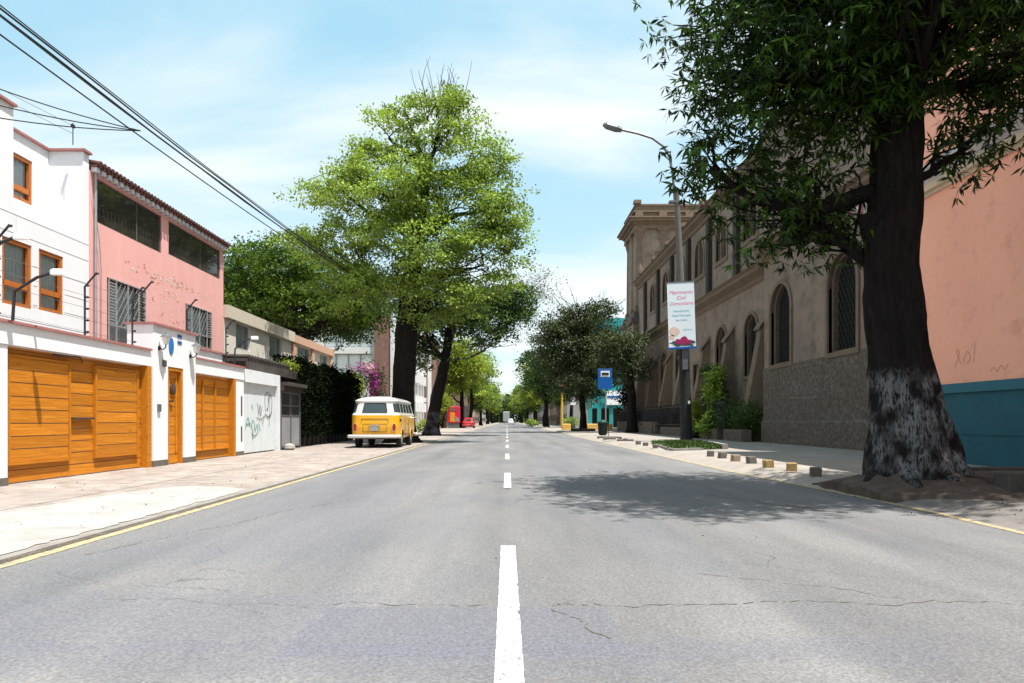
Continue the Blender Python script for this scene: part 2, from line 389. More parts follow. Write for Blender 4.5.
def barkmat(name, col, white=None, z0=0, z1=1):
    m, t = newmat(name); n = t.nodes.new; L = t.links.new
    o = n('ShaderNodeOutputMaterial'); b = n('ShaderNodeBsdfPrincipled'); b.inputs['Roughness'].default_value = 0.9; b.inputs['Specular IOR Level'].default_value = 0.15
    tcn = n('ShaderNodeTexCoord'); mpn = n('ShaderNodeMapping'); mpn.inputs['Scale'].default_value = (7, 7, 1.6); L(tcn.outputs['Object'], mpn.inputs[0])
    g = n('ShaderNodeTexNoise'); g.inputs['Scale'].default_value = 1.6; g.inputs['Detail'].default_value = 8; g.inputs['Roughness'].default_value = 0.7; g.inputs['Distortion'].default_value = 0.5; L(mpn.outputs[0], g.inputs['Vector'])
    r = n('ShaderNodeMapRange'); r.inputs['From Min'].default_value = 0.35; r.inputs['From Max'].default_value = 0.7; L(g.outputs['Fac'], r.inputs['Value'])
    mx = n('ShaderNodeMix'); mx.data_type = 'RGBA'; L(r.outputs[0], mx.inputs[0])
    mx.inputs[6].default_value = tuple(c * 0.45 for c in col) + (1,); mx.inputs[7].default_value = tuple(c * 1.4 for c in col) + (1,)
    last = mx.outputs[2]
    if white:
        sp = n('ShaderNodeSeparateXYZ'); L(tcn.outputs['Object'], sp.inputs[0])
        gz = n('ShaderNodeTexNoise'); gz.inputs['Scale'].default_value = 8.0; gz.inputs['Detail'].default_value = 6; gz.inputs['Roughness'].default_value = 0.65; gz.inputs['Distortion'].default_value = 0.6
        m3 = n('ShaderNodeMapping'); m3.inputs['Scale'].default_value = (1.7, 1.7, 0.7); L(tcn.outputs['Object'], m3.inputs[0]); L(m3.outputs[0], gz.inputs['Vector'])
        zr = n('ShaderNodeMath'); zr.operation = 'MULTIPLY_ADD'; L(gz.outputs['Fac'], zr.inputs[0]); zr.inputs[1].default_value = 0.5; L(sp.outputs['Z'], zr.inputs[2])
        a = n('ShaderNodeMapRange'); a.inputs['From Min'].default_value = z1 + 0.32; a.inputs['From Max'].default_value = z1 + 0.16; L(zr.outputs[0], a.inputs['Value'])
        c = n('ShaderNodeMapRange'); c.inputs['From Min'].default_value = z0; c.inputs['From Max'].default_value = z0 + 0.55; L(zr.outputs[0], c.inputs['Value'])
        w = n('ShaderNodeMapRange'); w.inputs['From Min'].default_value = 0.36; w.inputs['From Max'].default_value = 0.50; L(gz.outputs['Fac'], w.inputs['Value'])
        lo = n('ShaderNodeTexNoise'); lo.inputs['Scale'].default_value = 2.2; lo.inputs['Detail'].default_value = 3; L(tcn.outputs['Object'], lo.inputs['Vector'])
        lor = n('ShaderNodeMapRange'); lor.inputs['From Min'].default_value = 0.40; lor.inputs['From Max'].default_value = 0.56; L(lo.outputs['Fac'], lor.inputs['Value'])
        fin = n('ShaderNodeTexNoise'); fin.inputs['Scale'].default_value = 26; fin.inputs['Detail'].default_value = 5; mf = n('ShaderNodeMapping'); mf.inputs['Scale'].default_value = (1.5, 1.5, 0.45); L(tcn.outputs['Object'], mf.inputs[0]); L(mf.outputs[0], fin.inputs['Vector'])
        fir = n('ShaderNodeMapRange'); fir.inputs['From Min'].default_value = 0.36; fir.inputs['From Max'].default_value = 0.50; L(fin.outputs['Fac'], fir.inputs['Value'])
        lf_ = n('ShaderNodeMath'); lf_.operation = 'MULTIPLY'; L(lor.outputs[0], lf_.inputs[0]); L(fir.outputs[0], lf_.inputs[1])
        u1 = n('ShaderNodeMath'); u1.operation = 'MULTIPLY'; L(a.outputs[0], u1.inputs[0]); L(c.outputs[0], u1.inputs[1])
        # paint survives on the outer bark ridges
        ww = n('ShaderNodeMath'); ww.operation = 'MULTIPLY'; L(w.outputs[0], ww.inputs[0]); L(lf_.outputs[0], ww.inputs[1])
        u2 = n('ShaderNodeMath'); u2.operation = 'MULTIPLY'; L(u1.outputs[0], u2.inputs[0]); L(ww.outputs[0], u2.inputs[1])
        u3 = n('ShaderNodeMath'); u3.operation = 'MULTIPLY'; L(u2.outputs[0], u3.inputs[0]); u3.inputs[1].default_value = 1.15; u3.use_clamp = True
        m2 = n('ShaderNodeMix'); m2.data_type = 'RGBA'; L(u3.outputs[0], m2.inputs[0]); L(last, m2.inputs[6]); m2.inputs[7].default_value = tuple(white) + (1,)
        last = m2.outputs[2]
    L(last, b.inputs['Base Color'])
    bm = n('ShaderNodeBump'); bm.inputs['Strength'].default_value = 1.0; bm.inputs['Distance'].default_value = 0.05
    L(g.outputs['Fac'], bm.inputs['Height']); L(bm.outputs[0], b.inputs['Normal'])
    L(b.outputs[0], o.inputs[0])
    return m

M = {}
M['asphalt'] = asphalt()
M['patch'] = pmat('asphalt_patch', (0.135, 0.135, 0.150), 0.85, 0.20, 1.5, 0.4, 70, spots=((0.17, 0.167, 0.165), 60, 0.52, 0.66))
M['paint_white'] = pmat('road_paint_white', (0.50, 0.50, 0.49), 0.8, 0.10, 20, 0.3, 60, spots=((0.20, 0.20, 0.20), 26, 0.545, 0.60))
M['paint_yellow'] = pmat('road_paint_yellow', (0.42, 0.33, 0.17), 0.8, 0.12, 6, 0.3, 60, spots=((0.21, 0.195, 0.17), 13, 0.47, 0.58))
M['pave_l'] = pmat('pavement_sunbleached', (0.295, 0.255, 0.228), 0.9, 0.20, 0.9, 0.3, 40, spots=((0.205, 0.155, 0.125), 2.4, 0.46, 0.66))
M['apron'] = pmat('concrete_light', (0.315, 0.30, 0.28), 0.9, 0.16, 1.4, 0.25, 40, spots=((0.24, 0.22, 0.20), 5, 0.55, 0.66))
M['pave_r'] = pmat('pavement_concrete', (0.285, 0.25, 0.22), 0.9, 0.16, 0.9, 0.3, 40, spots=((0.27, 0.25, 0.22), 3, 0.56, 0.75))
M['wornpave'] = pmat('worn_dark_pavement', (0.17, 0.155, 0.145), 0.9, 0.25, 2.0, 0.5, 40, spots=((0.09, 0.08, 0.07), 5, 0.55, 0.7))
M['kerb'] = pmat('kerb_concrete', (0.22, 0.205, 0.185), 0.9, 0.2, 3, 0.5, 30)
M['ground'] = pmat('bare_ground', (0.22, 0.19, 0.15), 0.95, 0.2, 0.5, 0.3, 10)
M['soil'] = pmat('soil', (0.085, 0.062, 0.05), 0.95, 0.35, 6, 1.0, 25)
M['white'] = pmat('white_paint', (0.76, 0.76, 0.77), 0.75, 0.04, 1.5, 0.12, 30, stretch=(1.6, 1.6, 0.22), spots=((0.46, 0.44, 0.41), 2.4, 0.60, 0.82))
M['white_old'] = pmat('white_paint_old', (0.66, 0.67, 0.68), 0.8, 0.06, 2, 0.12, 30, spots=((0.42, 0.40, 0.38), 3.5, 0.58, 0.78))
M['redtrim'] = pmat('red_coping', (0.36, 0.15, 0.135), 0.8, 0.15, 4)
M['pink'] = pmat('pink_paint', (0.74, 0.385, 0.35), 0.85, 0.06, 1.2, 0.2, 30, stretch=(1.3, 1.3, 0.4), spots=((0.50, 0.27, 0.24), 2.6, 0.58, 0.76))
M['salmon'] = pmat('salmon_paint', (0.98, 0.45, 0.31), 0.85, 0.07, 0.8, 0.35, 12, spots=((0.74, 0.33, 0.23), 1.6, 0.52, 0.72))
M['teal'] = pmat('teal_paint', (0.014, 0.092, 0.128), 0.7, 0.14, 1.4, 0.3, 14, spots=((0.045, 0.085, 0.10), 4.5, 0.54, 0.66))
M['tealcap'] = pmat('teal_cap_paint', (0.03, 0.135, 0.18), 0.7, 0.08, 2)
M['cream'] = pmat('cream_cornice', (0.62, 0.50, 0.36), 0.8, 0.06, 1.5)
M['greycornice'] = pmat('grey_cornice', (0.55, 0.55, 0.55), 0.8, 0.08, 1.5)
M['stone'] = pmat('church_render', (0.235, 0.180, 0.140), 0.95, 0.18, 0.6, 0.25, 14, spots=((0.11, 0.088, 0.072), 1.3, 0.48, 0.72))
M['stone2'] = pmat('church_trim', (0.12, 0.095, 0.08), 0.95, 0.2, 2, 0.3, 14)
M['stone3'] = pmat('church_moulding', (0.17, 0.125, 0.09), 0.95, 0.18, 2, 0.3, 14)
M['pilaster'] = pmat('dark_pilaster', (0.045, 0.036, 0.03), 0.95, 0.2, 2, 0.3, 14)
M['rough'] = pmat('rough_stone_dado', (0.115, 0.092, 0.072), 0.98, 0.45, 9, 1.0, 40, spots=((0.20, 0.175, 0.15), 6, 0.52, 0.66))
M['tiles'] = pmat('roof_tiles', (0.10, 0.045, 0.038), 0.9, 0.3, 5, 0.4, 20)
M['black'] = pmat('black_metal', (0.025, 0.025, 0.028), 0.5, 0.2, 10, 0.1)
M['darkwood'] = pmat('dark_wood', (0.06, 0.04, 0.03), 0.7, 0.3, 5)
M['rubber'] = pmat('rubber', (0.02, 0.02, 0.02), 0.85, 0.2, 10)
M['wood'] = woodmat()
M['winframe'] = pmat('window_wood', (0.42, 0.13, 0.025), 0.5, 0.2, 6, 0.05, stretch=(6, 6, 1))
M['curtain'] = pmat('curtain', (0.84, 0.92, 0.90), 0.9, 0.1, 3, 0)
M['glass'] = glassmat('window_glass', (0.92, 0.95, 0.95), 0.02)
M['glassdark'] = pmat('tinted_glass', (0.032, 0.028, 0.028), 0.05, 0.5, 0.8, 0.0, spec=0.6)
M['alu'] = pmat('grey_metal', (0.35, 0.36, 0.37), 0.45, 0.1, 5, 0.05, metallic=0.4)
M['galv'] = pmat('galvanised', (0.15, 0.155, 0.16), 0.5, 0.15, 5, 0.05, metallic=0.5)
M['grille'] = pmat('white_grille', (0.30, 0.30, 0.30), 0.6, 0.05)
M['concretepole'] = pmat('pole_concrete', (0.14, 0.125, 0.115), 0.9, 0.15, 3, 0.3, 30)
M['poledark'] = pmat('pole_dark_paint', (0.022, 0.022, 0.022), 0.85, 0.3, 3, 0.3, 30)
M['bluepaint'] = pmat('blue_enamel', (0.03, 0.16, 0.42), 0.4, 0.1, 5, 0)
M['ink'] = pmat('dark_blue_ink', (0.03, 0.09, 0.25), 0.6, 0.05, 5, 0)
M['spray_black'] = pmat('spray_black', (0.06, 0.06, 0.07), 0.8, 0.2, 20, 0)
M['spray_green'] = pmat('spray_green', (0.07, 0.28, 0.18), 0.8, 0.2, 20, 0)
M['spray_white'] = pmat('spray_white', (0.20, 0.18, 0.17), 0.8, 0.3, 20, 0)
M['spray_brown'] = pmat('spray_brown', (0.58, 0.26, 0.20), 0.8, 0.2, 20, 0)
M['lamp_glass'] = pmat('frosted_glass', (0.7, 0.7, 0.65), 0.25, 0.03, 3, 0)
M['vanyellow'] = pmat('yellow_car_paint', (0.76, 0.38, 0.008), 0.28, 0.05, 2, 0, spec=0.5, coat=0.5)
M['vanwhite'] = pmat('white_car_paint', (0.60, 0.585, 0.54), 0.3, 0.04, 2, 0, spec=0.5, coat=0.5)
M['redpaint'] = pmat('red_car_paint', (0.42, 0.012, 0.02), 0.28, 0.05, 2, 0, spec=0.5, coat=0.5)
M['silver'] = pmat('silver_car_paint', (0.6, 0.6, 0.62), 0.3, 0.04, 2, 0, metallic=0.3, coat=0.5)
M['redlens'] = pmat('red_lens', (0.28, 0.02, 0.012), 0.2, 0.1, 5, 0)
M['carglass'] = pmat('car_glass', (0.035, 0.05, 0.055), 0.06, 0.1, 2, 0, spec=0.8)
M['chrome'] = pmat('chrome', (0.7, 0.7, 0.7), 0.2, 0.05, 5, 0, metallic=1.0)
M['plate'] = pmat('number_plate', (0.28, 0.29, 0.30), 0.5, 0.05, 5, 0)
M['banner'] = pmat('banner_vinyl', (0.62, 0.72, 0.80), 0.6, 0.06, 0.9, 0, col2=(0.75, 0.78, 0.80))
M['magenta'] = pmat('magenta_print', (0.70, 0.06, 0.20), 0.6, 0.1, 5, 0)
M['tealprint'] = pmat('teal_print', (0.03, 0.36, 0.42), 0.6, 0.1, 5, 0)
M['skinprint'] = pmat('peach_print', (0.66, 0.48, 0.40), 0.6, 0.1, 5, 0)
M['flowerprint'] = pmat('flower_print', (0.32, 0.015, 0.10), 0.6, 0.35, 25, 0)
M['leafprint'] = pmat('leaf_print', (0.04, 0.07, 0.06), 0.6, 0.3, 25, 0)
M['signblue'] = pmat('sign_blue', (0.006, 0.09, 0.33), 0.4, 0.08, 3, 0)
M['signwhite'] = pmat('sign_white', (0.75, 0.77, 0.78), 0.5, 0.03, 3, 0)
M['postergreen'] = pmat('bin_green', (0.004, 0.008, 0.006), 0.6, 0.2, 3, 0)
M['bingreen'] = pmat('bin_lid_green', (0.010, 0.05, 0.030), 0.5, 0.1, 3, 0)
M['trafficyellow'] = pmat('traffic_yellow', (0.70, 0.42, 0.03), 0.6, 0.12, 3, 0.1)
M['blockyellow'] = pmat('block_yellow', (0.62, 0.38, 0.10), 0.8, 0.15, 3, 0.2)
M['posterred'] = pmat('poster_red', (0.62, 0.015, 0.06), 0.5, 0.08, 3, 0)
M['orange'] = pmat('poster_orange', (0.70, 0.30, 0.02), 0.5, 0.1, 3, 0)
M['beige'] = pmat('beige_render', (0.56, 0.50, 0.40), 0.85, 0.06, 1.2, 0.1, 20)
M['beigepanel'] = pmat('pale_panel', (0.66, 0.62, 0.54), 0.85, 0.05, 1.2, 0.1, 20)
M['orangehouse'] = pmat('peach_render', (0.58, 0.36, 0.25), 0.85, 0.08, 1.2, 0.1, 20)
M['brick'] = pmat('brown_brick', (0.22, 0.125, 0.10), 0.9, 0.2, 3, 0.3, 25)
M['modern'] = pmat('modern_white', (0.66, 0.66, 0.65), 0.7, 0.04, 1, 0.05)
M['tealglass'] = pmat('teal_facade', (0.03, 0.26, 0.26), 0.25, 0.15, 0.5, 0, spec=0.6)
M['brownwall'] = pmat('brown_wall', (0.16, 0.11, 0.08), 0.9, 0.2, 1)
M['canopy'] = pmat('dark_canopy', (0.055, 0.045, 0.040), 0.9, 0.3, 3, 0.3)
M['greysheet'] = pmat('grey_sheet', (0.24, 0.24, 0.25), 0.6, 0.15, 2, 0.1)
M['oldgate'] = pmat('old_white_gate', (0.60, 0.64, 0.65), 0.7, 0.07, 2.0, 0.1, 20, stretch=(1, 1, 0.25), spots=((0.38, 0.33, 0.28), 5, 0.60, 0.78))
M['cable'] = pmat('cable', (0.015, 0.015, 0.017), 0.7, 0.1, 5, 0)
M['stub1'] = pmat('stub_stone', (0.27, 0.20, 0.14), 0.9, 0.25, 9, 0.5)
M['stub2'] = pmat('stub_grey', (0.13, 0.115, 0.10), 0.9, 0.25, 9, 0.5)
M['stub3'] = pmat('stub_ochre', (0.30, 0.215, 0.085), 0.9, 0.3, 12, 0.5)

M['bark0'] = barkmat('bark_whitewashed', (0.016, 0.013, 0.012), (0.165, 0.16, 0.168), 0.12, 1.58)
M['bark1'] = barkmat('bark_dark', (0.017, 0.014, 0.012))
M['bark2'] = barkmat('bark_painted_foot', (0.017, 0.014, 0.012), (0.08, 0.08, 0.10), 0.0, 1.6)
M['twig'] = barkmat('twig_grey', (0.06, 0.052, 0.045))
M['leaf_dark'] = leafmat('leaf_glossy_dark', (0.003, 0.007, 0.002), (0.075, 0.165, 0.018), 0.20, 0.45, 0.2)
M['leaf_lime'] = leafmat('leaf_bright', (0.010, 0.032, 0.006), (0.40, 0.53, 0.10), 0.24, 0.55, 0.25)
M['leaf_green'] = leafmat('leaf_green', (0.008, 0.024, 0.005), (0.14, 0.23, 0.028), 0.25, 0.55, 0.2)
M['leaf_mid'] = leafmat('leaf_mid', (0.008, 0.022, 0.006), (0.085, 0.15, 0.03), 0.22, 0.55, 0.25)
M['leaf_olive'] = leafmat('leaf_olive', (0.006, 0.012, 0.005), (0.095, 0.12, 0.045), 0.14, 0.6, 0.25)
M['leaf_yellow'] = leafmat('leaf_yellow_green', (0.045, 0.09, 0.010), (0.34, 0.38, 0.05), 0.34, 0.5, 0.25)
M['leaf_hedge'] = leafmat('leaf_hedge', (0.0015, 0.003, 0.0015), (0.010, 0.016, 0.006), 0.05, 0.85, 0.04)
M['leaf_grey'] = leafmat('leaf_grey', (0.10, 0.11, 0.08), (0.22, 0.22, 0.17), 0.2, 0.6)
M['petal'] = leafmat('bougainvillea_bract', (0.16, 0.01, 0.13), (0.48, 0.07, 0.42), 0.3, 0.6)
M['petal_pink'] = leafmat('pale_bract', (0.55, 0.30, 0.45), (0.8, 0.6, 0.7), 0.3, 0.6)

# ------------------------------------------------------------------ foliage tools
def leaf_mesh(name, pos, mat, size, parent, droop=0.0, width=0.35, seed=0, tints=None, whorl=False, org=None):
    """one folded-diamond face pair per leaf"""
    rng = np.random.default_rng(seed)
    n = len(pos)
    d = rng.normal(size=(n, 3)); d[:, 2] = d[:, 2] * (0.6 if droop else 0.8) - droop * 1.1
    d /= np.linalg.norm(d, axis=1)[:, None]
    u = rng.normal(size=(n, 3)) * 0.7; u[:, 2] += 1.0
    w = np.cross(d, u); w /= (np.linalg.norm(w, axis=1)[:, None] + 1e-9)
    nn = np.cross(w, d)
    ln = size * rng.uniform(0.65, 1.25, n)[:, None]
    hw = ln * width * 0.5
    p0 = pos; p2 = pos + d * ln
    mid = pos + d * ln * 0.45
    p1 = mid + w * hw + nn * hw * 0.25; p3 = mid - w * hw + nn * hw * 0.25
    V = np.stack([p0, p1, p2, p3], axis=1).reshape(-1, 3)
    o_ = ORG[parent.name] if parent is not None else Vector(org or (0, 0, 0))
    V = V - np.array([o_.x, o_.y, o_.z])
    idx = np.arange(n) * 4
    F = np.stack([idx, idx + 1, idx + 2, idx, idx + 2, idx + 3], axis=1).reshape(-1)
    me = bpy.data.meshes.new(name)
    me.vertices.add(len(V)); me.vertices.foreach_set('co', V.astype(np.float32).ravel())
    me.loops.add(len(F)); me.loops.foreach_set('vertex_index', F.astype(np.int32))
    me.polygons.add(2 * n)
    me.polygons.foreach_set('loop_start', (np.arange(2 * n) * 3).astype(np.int32))
    me.polygons.foreach_set('loop_total', np.full(2 * n, 3, np.int32))
    me.update(calc_edges=True)
    t = (tints if tints is not None else rng.uniform(0, 1, n)) * 0.7 + rng.uniform(0, 1, n) * 0.3
    a = me.attributes.new('tint', 'FLOAT', 'FACE')
    a.data.foreach_set('value', np.repeat(np.clip(t, 0, 1), 2).astype(np.float32))
    return link_mesh(name, me, mat, parent, False, org)

def lobe_clumps(lobes, per, rng, inner=0.55):
    cs = []; li = []
    tot = sum((l[3] * l[4] * l[5]) ** (2 / 3) for l in lobes)
    for k, l in enumerate(lobes):
        n = max(3, int(per * (l[3] * l[4] * l[5]) ** (2 / 3) / tot))
        d = rng.normal(size=(n, 3)); d /= np.linalg.norm(d, axis=1)[:, None]
        # lumpy radius so that the outline is uneven
        lump = 1 + 0.16 * np.sin(d[:, 0] * 5 + k) * np.sin(d[:, 1] * 4 + 2 * k) + 0.12 * np.sin(d[:, 2] * 7 + 3 * k)
        r = (rng.uniform(inner ** 2, 1.0, n)) ** 0.5 * lump
        cs.append(np.array(l[:3]) + d * r[:, None] * np.array(l[3:6])); li += [k] * n
    return np.vstack(cs), np.array(li)

def make_leaves(cl, nper, crad, rng, flat=0.6):
    n = len(cl)
    t = rng.uniform(0, 1, n)
    pos = np.repeat(cl, nper, axis=0) + rng.normal(size=(n * nper, 3)) * crad * np.array([1, 1, flat])
    return pos, np.repeat(t, nper)

def limb_path(a, b, rng, n=6, wob=0.08, rise=0.15):
    a = np.array(a, float); b = np.array(b, float); L = np.linalg.norm(b - a)
    pts = []
    off = rng.normal(size=3) * wob * L
    for i in range(n + 1):
        s = i / n
        p = a * (1 - s) + b * s + off * math.sin(math.pi * s) + rng.normal(size=3) * wob * 0.18 * L * (0 < i < n)
        p[2] += -rise * L * math.sin(math.pi * s) * 0.5
        pts.append(p)
    return pts

def trunk_mesh(mb, pts, rads, seed=0, n=20, lobing=0.08, flare=0.0, ridge=0.0):
    """organic trunk: rings with uneven radius"""
    rng = random.Random(seed); ph = [rng.uniform(0, 6.28) for _ in range(6)]
    P = [Vector(p) for p in pts]
    # resample
    Q = []; RR = []
    for i in range(len(P) - 1):
        for k in range(14 if ridge else 5):
            s = k / (14 if ridge else 5); Q.append(P[i].lerp(P[i + 1], s)); RR.append(rads[i] * (1 - s) + rads[i + 1] * s)
    Q.append(P[-1]); RR.append(rads[-1])
    vs = []; fs = []
    z0 = Q[0].z
    for i, (q, r) in enumerate(zip(Q, RR)):
        h = q.z - z0
        for k in range(n):
            a = 2 * math.pi * k / n
            rr = r * (1 + lobing * math.sin(3 * a + ph[0] + h * 0.6) + lobing * 0.6 * math.sin(5 * a + ph[1] - h * 1.1) + lobing * 0.4 * math.sin(9 * a + ph[2] + h * 2.2))
            rr += r * .018 * math.sin(14 * a + ph[4] + h * 3.1) + r * .03 * math.sin(h * 4.3 + 2 * a + ph[5])
            if ridge:
                kx, ky = math.cos(a), math.sin(a)
                v = mnoise.noise(Vector((kx * 5.5, ky * 5.5, h * 1.3 + 7))); v2 = mnoise.noise(Vector((kx * 13, ky * 13, h * 3.2)))
                v3 = mnoise.noise(Vector((kx * 1.6 + 3, ky * 1.6, h * 1.5)))
                rr += r * ridge * ((0.5 - abs(v)) * 1.1 + v2 * .7 + v3 * 1.6)
            if flare: rr += flare * math.exp(-h / 0.28) * (0.55 + 0.45 * math.sin(5 * a + ph[3])) * r
            vs.append((q.x + rr * math.cos(a), q.y + rr * math.sin(a), q.z))
    for i in range(len(Q) - 1):
        for k in range(n): fs.append((i * n + k, i * n + (k + 1) % n, (i + 1) * n + (k + 1) % n, (i + 1) * n + k))
    fs.append(tuple(range(n - 1, -1, -1))); fs.append(tuple((len(Q) - 1) * n + k for k in range(n)))
    mb.add(vs, fs)

def make_tree(name, label, base, trunk, lobes, clumps, nper, leaf, crad, lmat, bmat, seed, group=None, droop=0.0, width=0.35,
              rads=(0.5, 0.4, 0.3), flare=0.6, limb_r=0.16, twig_share=0.35, inner=0.55, flat=0.6, cat='tree', extra=None, n=20, ridge=0.0, tuft=0, tr=.5, whorl=0):
    rng = np.random.default_rng(seed)
    t = thing(name, label, cat, base, group)
    tb = MB()
    trunk_mesh(tb, [base] + list(trunk), rads, seed, n=n, flare=flare, ridge=ridge)
    cl, li = lobe_clumps(lobes, clumps, rng, inner)
    nodes = [np.array(p) for p in trunk]
    for k, l in enumerate(lobes):
        c = np.array(l[:3])
        # start from the trunk node that lies below the lobe
        cand = sorted(nodes, key=lambda p: np.linalg.norm(p - c) + (3 if p[2] > c[2] else 0))[0]
        path = limb_path(cand, c, rng)
        r0 = limb_r * (0.7 + 0.5 * rng.random())
        tb.tube(path, [r0 * (1 - 0.75 * i / 6) for i in range(7)], 7)
        mine = cl[li == k]
        m = int(len(mine) * twig_share)
        for c2 in mine[:m]:
            j = int(rng.integers(2, 7))
            tw = limb_path(path[j], c2, rng, 4, 0.10, 0.0)
            tb.tube(tw, [limb_r * 0.22 * (1 - 0.7 * i / 4) for i in range(5)], 4, caps=False)
    if extra: extra(tb, rng)
    tb.build('trunk', bmat, t, smooth=True)
    if tuft:   # flat sprays of foliage with gaps between them
        rep = tuft; c3 = np.repeat(cl, rep, axis=0) + rng.normal(size=(len(cl) * rep, 3)) * np.array([tr, tr, tr * .34]); c3[:, 2] -= 0.18 * ((c3 - np.repeat(cl, rep, axis=0))[:, :2] ** 2).sum(1) / tr
        tt = np.repeat(rng.uniform(0, 1, len(cl)), rep) * .6 + rng.uniform(0, 1, len(c3)) * .4
        pos = np.repeat(c3, nper, axis=0) + rng.normal(size=(len(c3) * nper, 3)) * crad * np.array([1, 1, flat]); tn = np.repeat(tt, nper)
    elif whorl:
        c3 = np.repeat(cl, 3, axis=0) + rng.normal(size=(len(cl) * 3, 3)) * crad; tt = rng.uniform(0, 1, len(c3)) ** 3
        pos = np.repeat(c3, whorl, axis=0) + rng.normal(size=(len(c3) * whorl, 3)) * .012; tn = np.repeat(tt, whorl)
    else: pos, tn = make_leaves(cl, nper, crad, rng, flat)
    leaf_mesh('crown', pos, lmat, leaf, t, droop, width, seed + 7, tn)
    return t

def ptx(px, Y): return (px - 507) * Y / 700
def ptz(py, Y): return 1 + (421 - py) * Y / 700

# ------------------------------------------------------------------ ground, road, pavements
def struct(mb, name, mat, smooth=False):
    o = mb.build(name, mat, None, smooth); o['kind'] = 'structure'; return o
KR = [(-8, 4.62), (6.2, 4.62), (8.0, 4.70), (10, 4.64), (13, 4.47), (20, 4.45), (60, 4.5), (420, 4.5)]
def strip(mb, line, off0, off1, z0, z1=None):
    z1 = z0 if z1 is None else z1
    for (ya, xa), (yb, xb) in zip(line[:-1], line[1:]):
        mb.quad((xa + off0, ya, z0), (xa + off1, ya, z1), (xb + off1, yb, z1), (xb + off0, yb, z0))
g = MB(); g.quad((-900, -60, -0.03), (900, -60, -0.03), (900, 1500, -0.03), (-900, 1500, -0.03)); struct(g, 'ground', M['ground'])
g = MB(); g.quad((-3.6, -8, 0), (4.75, -8, 0), (4.75, 420, 0), (-3.6, 420, 0)); struct(g, 'road', M['asphalt'])
# repair patch, irregular outline
rr = random.Random(4)
def blob(cx, cy, rx, ry, n=26, seed=1, sq=3.0, j=0.05):
    q = random.Random(seed); pts = []
    for i in range(n):
        a = 2 * math.pi * i / n
        k = (abs(math.cos(a)) ** sq + abs(math.sin(a)) ** sq) ** (-1 / sq)
        f = k * (1 + q.uniform(-j, j))
        pts.append((cx + rx * f * math.cos(a), cy + ry * f * math.sin(a)))
    return pts
# tar-filled cracks across the road
g = MB()
def crack(x0, y0, x1, y1, w, seed):
    q = random.Random(seed); n = int(math.hypot(x1 - x0, y1 - y0) / 0.035) + 2
    prev = None; off = 0
    dx, dy = x1 - x0, y1 - y0; L = math.hypot(dx, dy); nx, ny = -dy / L, dx / L
    for i in range(n + 1):
        s = i / n; off += q.uniform(-0.03, 0.03); off *= 0.93
        c = (x0 + dx * s + nx * off, y0 + dy * s + ny * off); ww = w * 1.7 * q.uniform(0.1, 1.0)
        cur = ((c[0] + nx * ww, c[1] + ny * ww, 0.003), (c[0] - nx * ww, c[1] - ny * ww, 0.003))
        if prev and q.random() > 0.12: g.quad(prev[0], prev[1], cur[1], cur[0])
        prev = cur
crack(0.27, 3.83, 1.7, 3.86, 0.0045, 1); crack(1.7, 3.86, 2.9, 3.80, 0.004, 2); crack(0.27, 3.83, 0.40, 3.2, 0.005, 3)
crack(-2.3, 3.95, -0.95, 3.86, 0.0018, 4); crack(-0.95, 3.8, -0.1, 3.86, 0.003, 5); crack(1.2, 4.6, 2.2, 3.9, 0.003, 6)
crack(-3.2, 5.2, -1.8, 9.5, 0.004, 8); crack(2.2, 3.1, 3.1, 2.9, 0.003, 9); crack(2.6, 9.6, 3.7, 7.6, 0.012, 10)
struct(g, 'road_cracks', M['stub2'])
# centre dashes (3 m marks, 5 m gaps)
g = MB()
y = 2.6 - 8 + 0.0
for k in range(40):
    y0 = 2.6 + 7.85 * k; y1 = y0 + 3.0
    if k == 0: y0 = 0.8
    n = 70; w0 = 0.0575
    q = random.Random(k)
    for i in range(n):
        ya = y0 + (y1 - y0) * i / n; yb = y0 + (y1 - y0) * (i + 1) / n
        e = q.uniform(-0.002, 0.001); e2 = q.uniform(-0.001, 0.003) - (q.random() < .06) * .008
        g.quad((0.008 - w0 - e, ya, 0.004), (0.008 + w0 + e2, ya, 0.004), (0.008 + w0 + e2, yb, 0.004), (0.008 - w0 - e, yb, 0.004))
struct(g, 'centre_line', M['paint_white'])
g = MB(); LL = [(-8, -3.47), (420, -3.55)]; strip(g, LL, -0.05, 0.055, 0.004); struct(g, 'yellow_line_left', M['paint_yellow'])
g = MB(); strip(g, KR, -0.08, 0.025, 0.004); struct(g, 'yellow_line_right', M['paint_yellow'])
# left pavement (almost flush) and pale concrete aprons
g = MB(); g.box(-11.5, -3.62, -8, 420, -0.02, 0.03); struct(g, 'pavement_left', M['pave_l'])
g = MB(); g.box(-3.62, -3.53, -8, 420, -0.02, 0.034); struct(g, 'kerb_left', M['kerb'])
g = MB(); ap = [(-3.66, 4.0), (-3.66, 9.9), (-4.2, 10.3), (-4.9, 10.3), (-5.2, 9.2), (-5.35, 6.5), (-5.5, 4.0)]
qa = random.Random(6); ap2 = []
for i_ in range(7):
    a, b = ap[i_], ap[(i_ + 1) % 7]; m_n = max(2, int(math.hypot(b[0] - a[0], b[1] - a[1]) / .12))
    ap2 += [(min(-3.63, a[0] + (b[0] - a[0]) * t_ / m_n + qa.uniform(-.03, .03)), a[1] + (b[1] - a[1]) * t_ / m_n + qa.uniform(-.05, .05)) for t_ in range(m_n)]
tri = tessellate_polygon([[Vector((x, y, 0)) for x, y in ap2]])
g.add([(x, y, 0.036) for x, y in ap2], [tuple(t) for t in tri])
struct(g, 'concrete_apron', M['apron'])
g = MB()
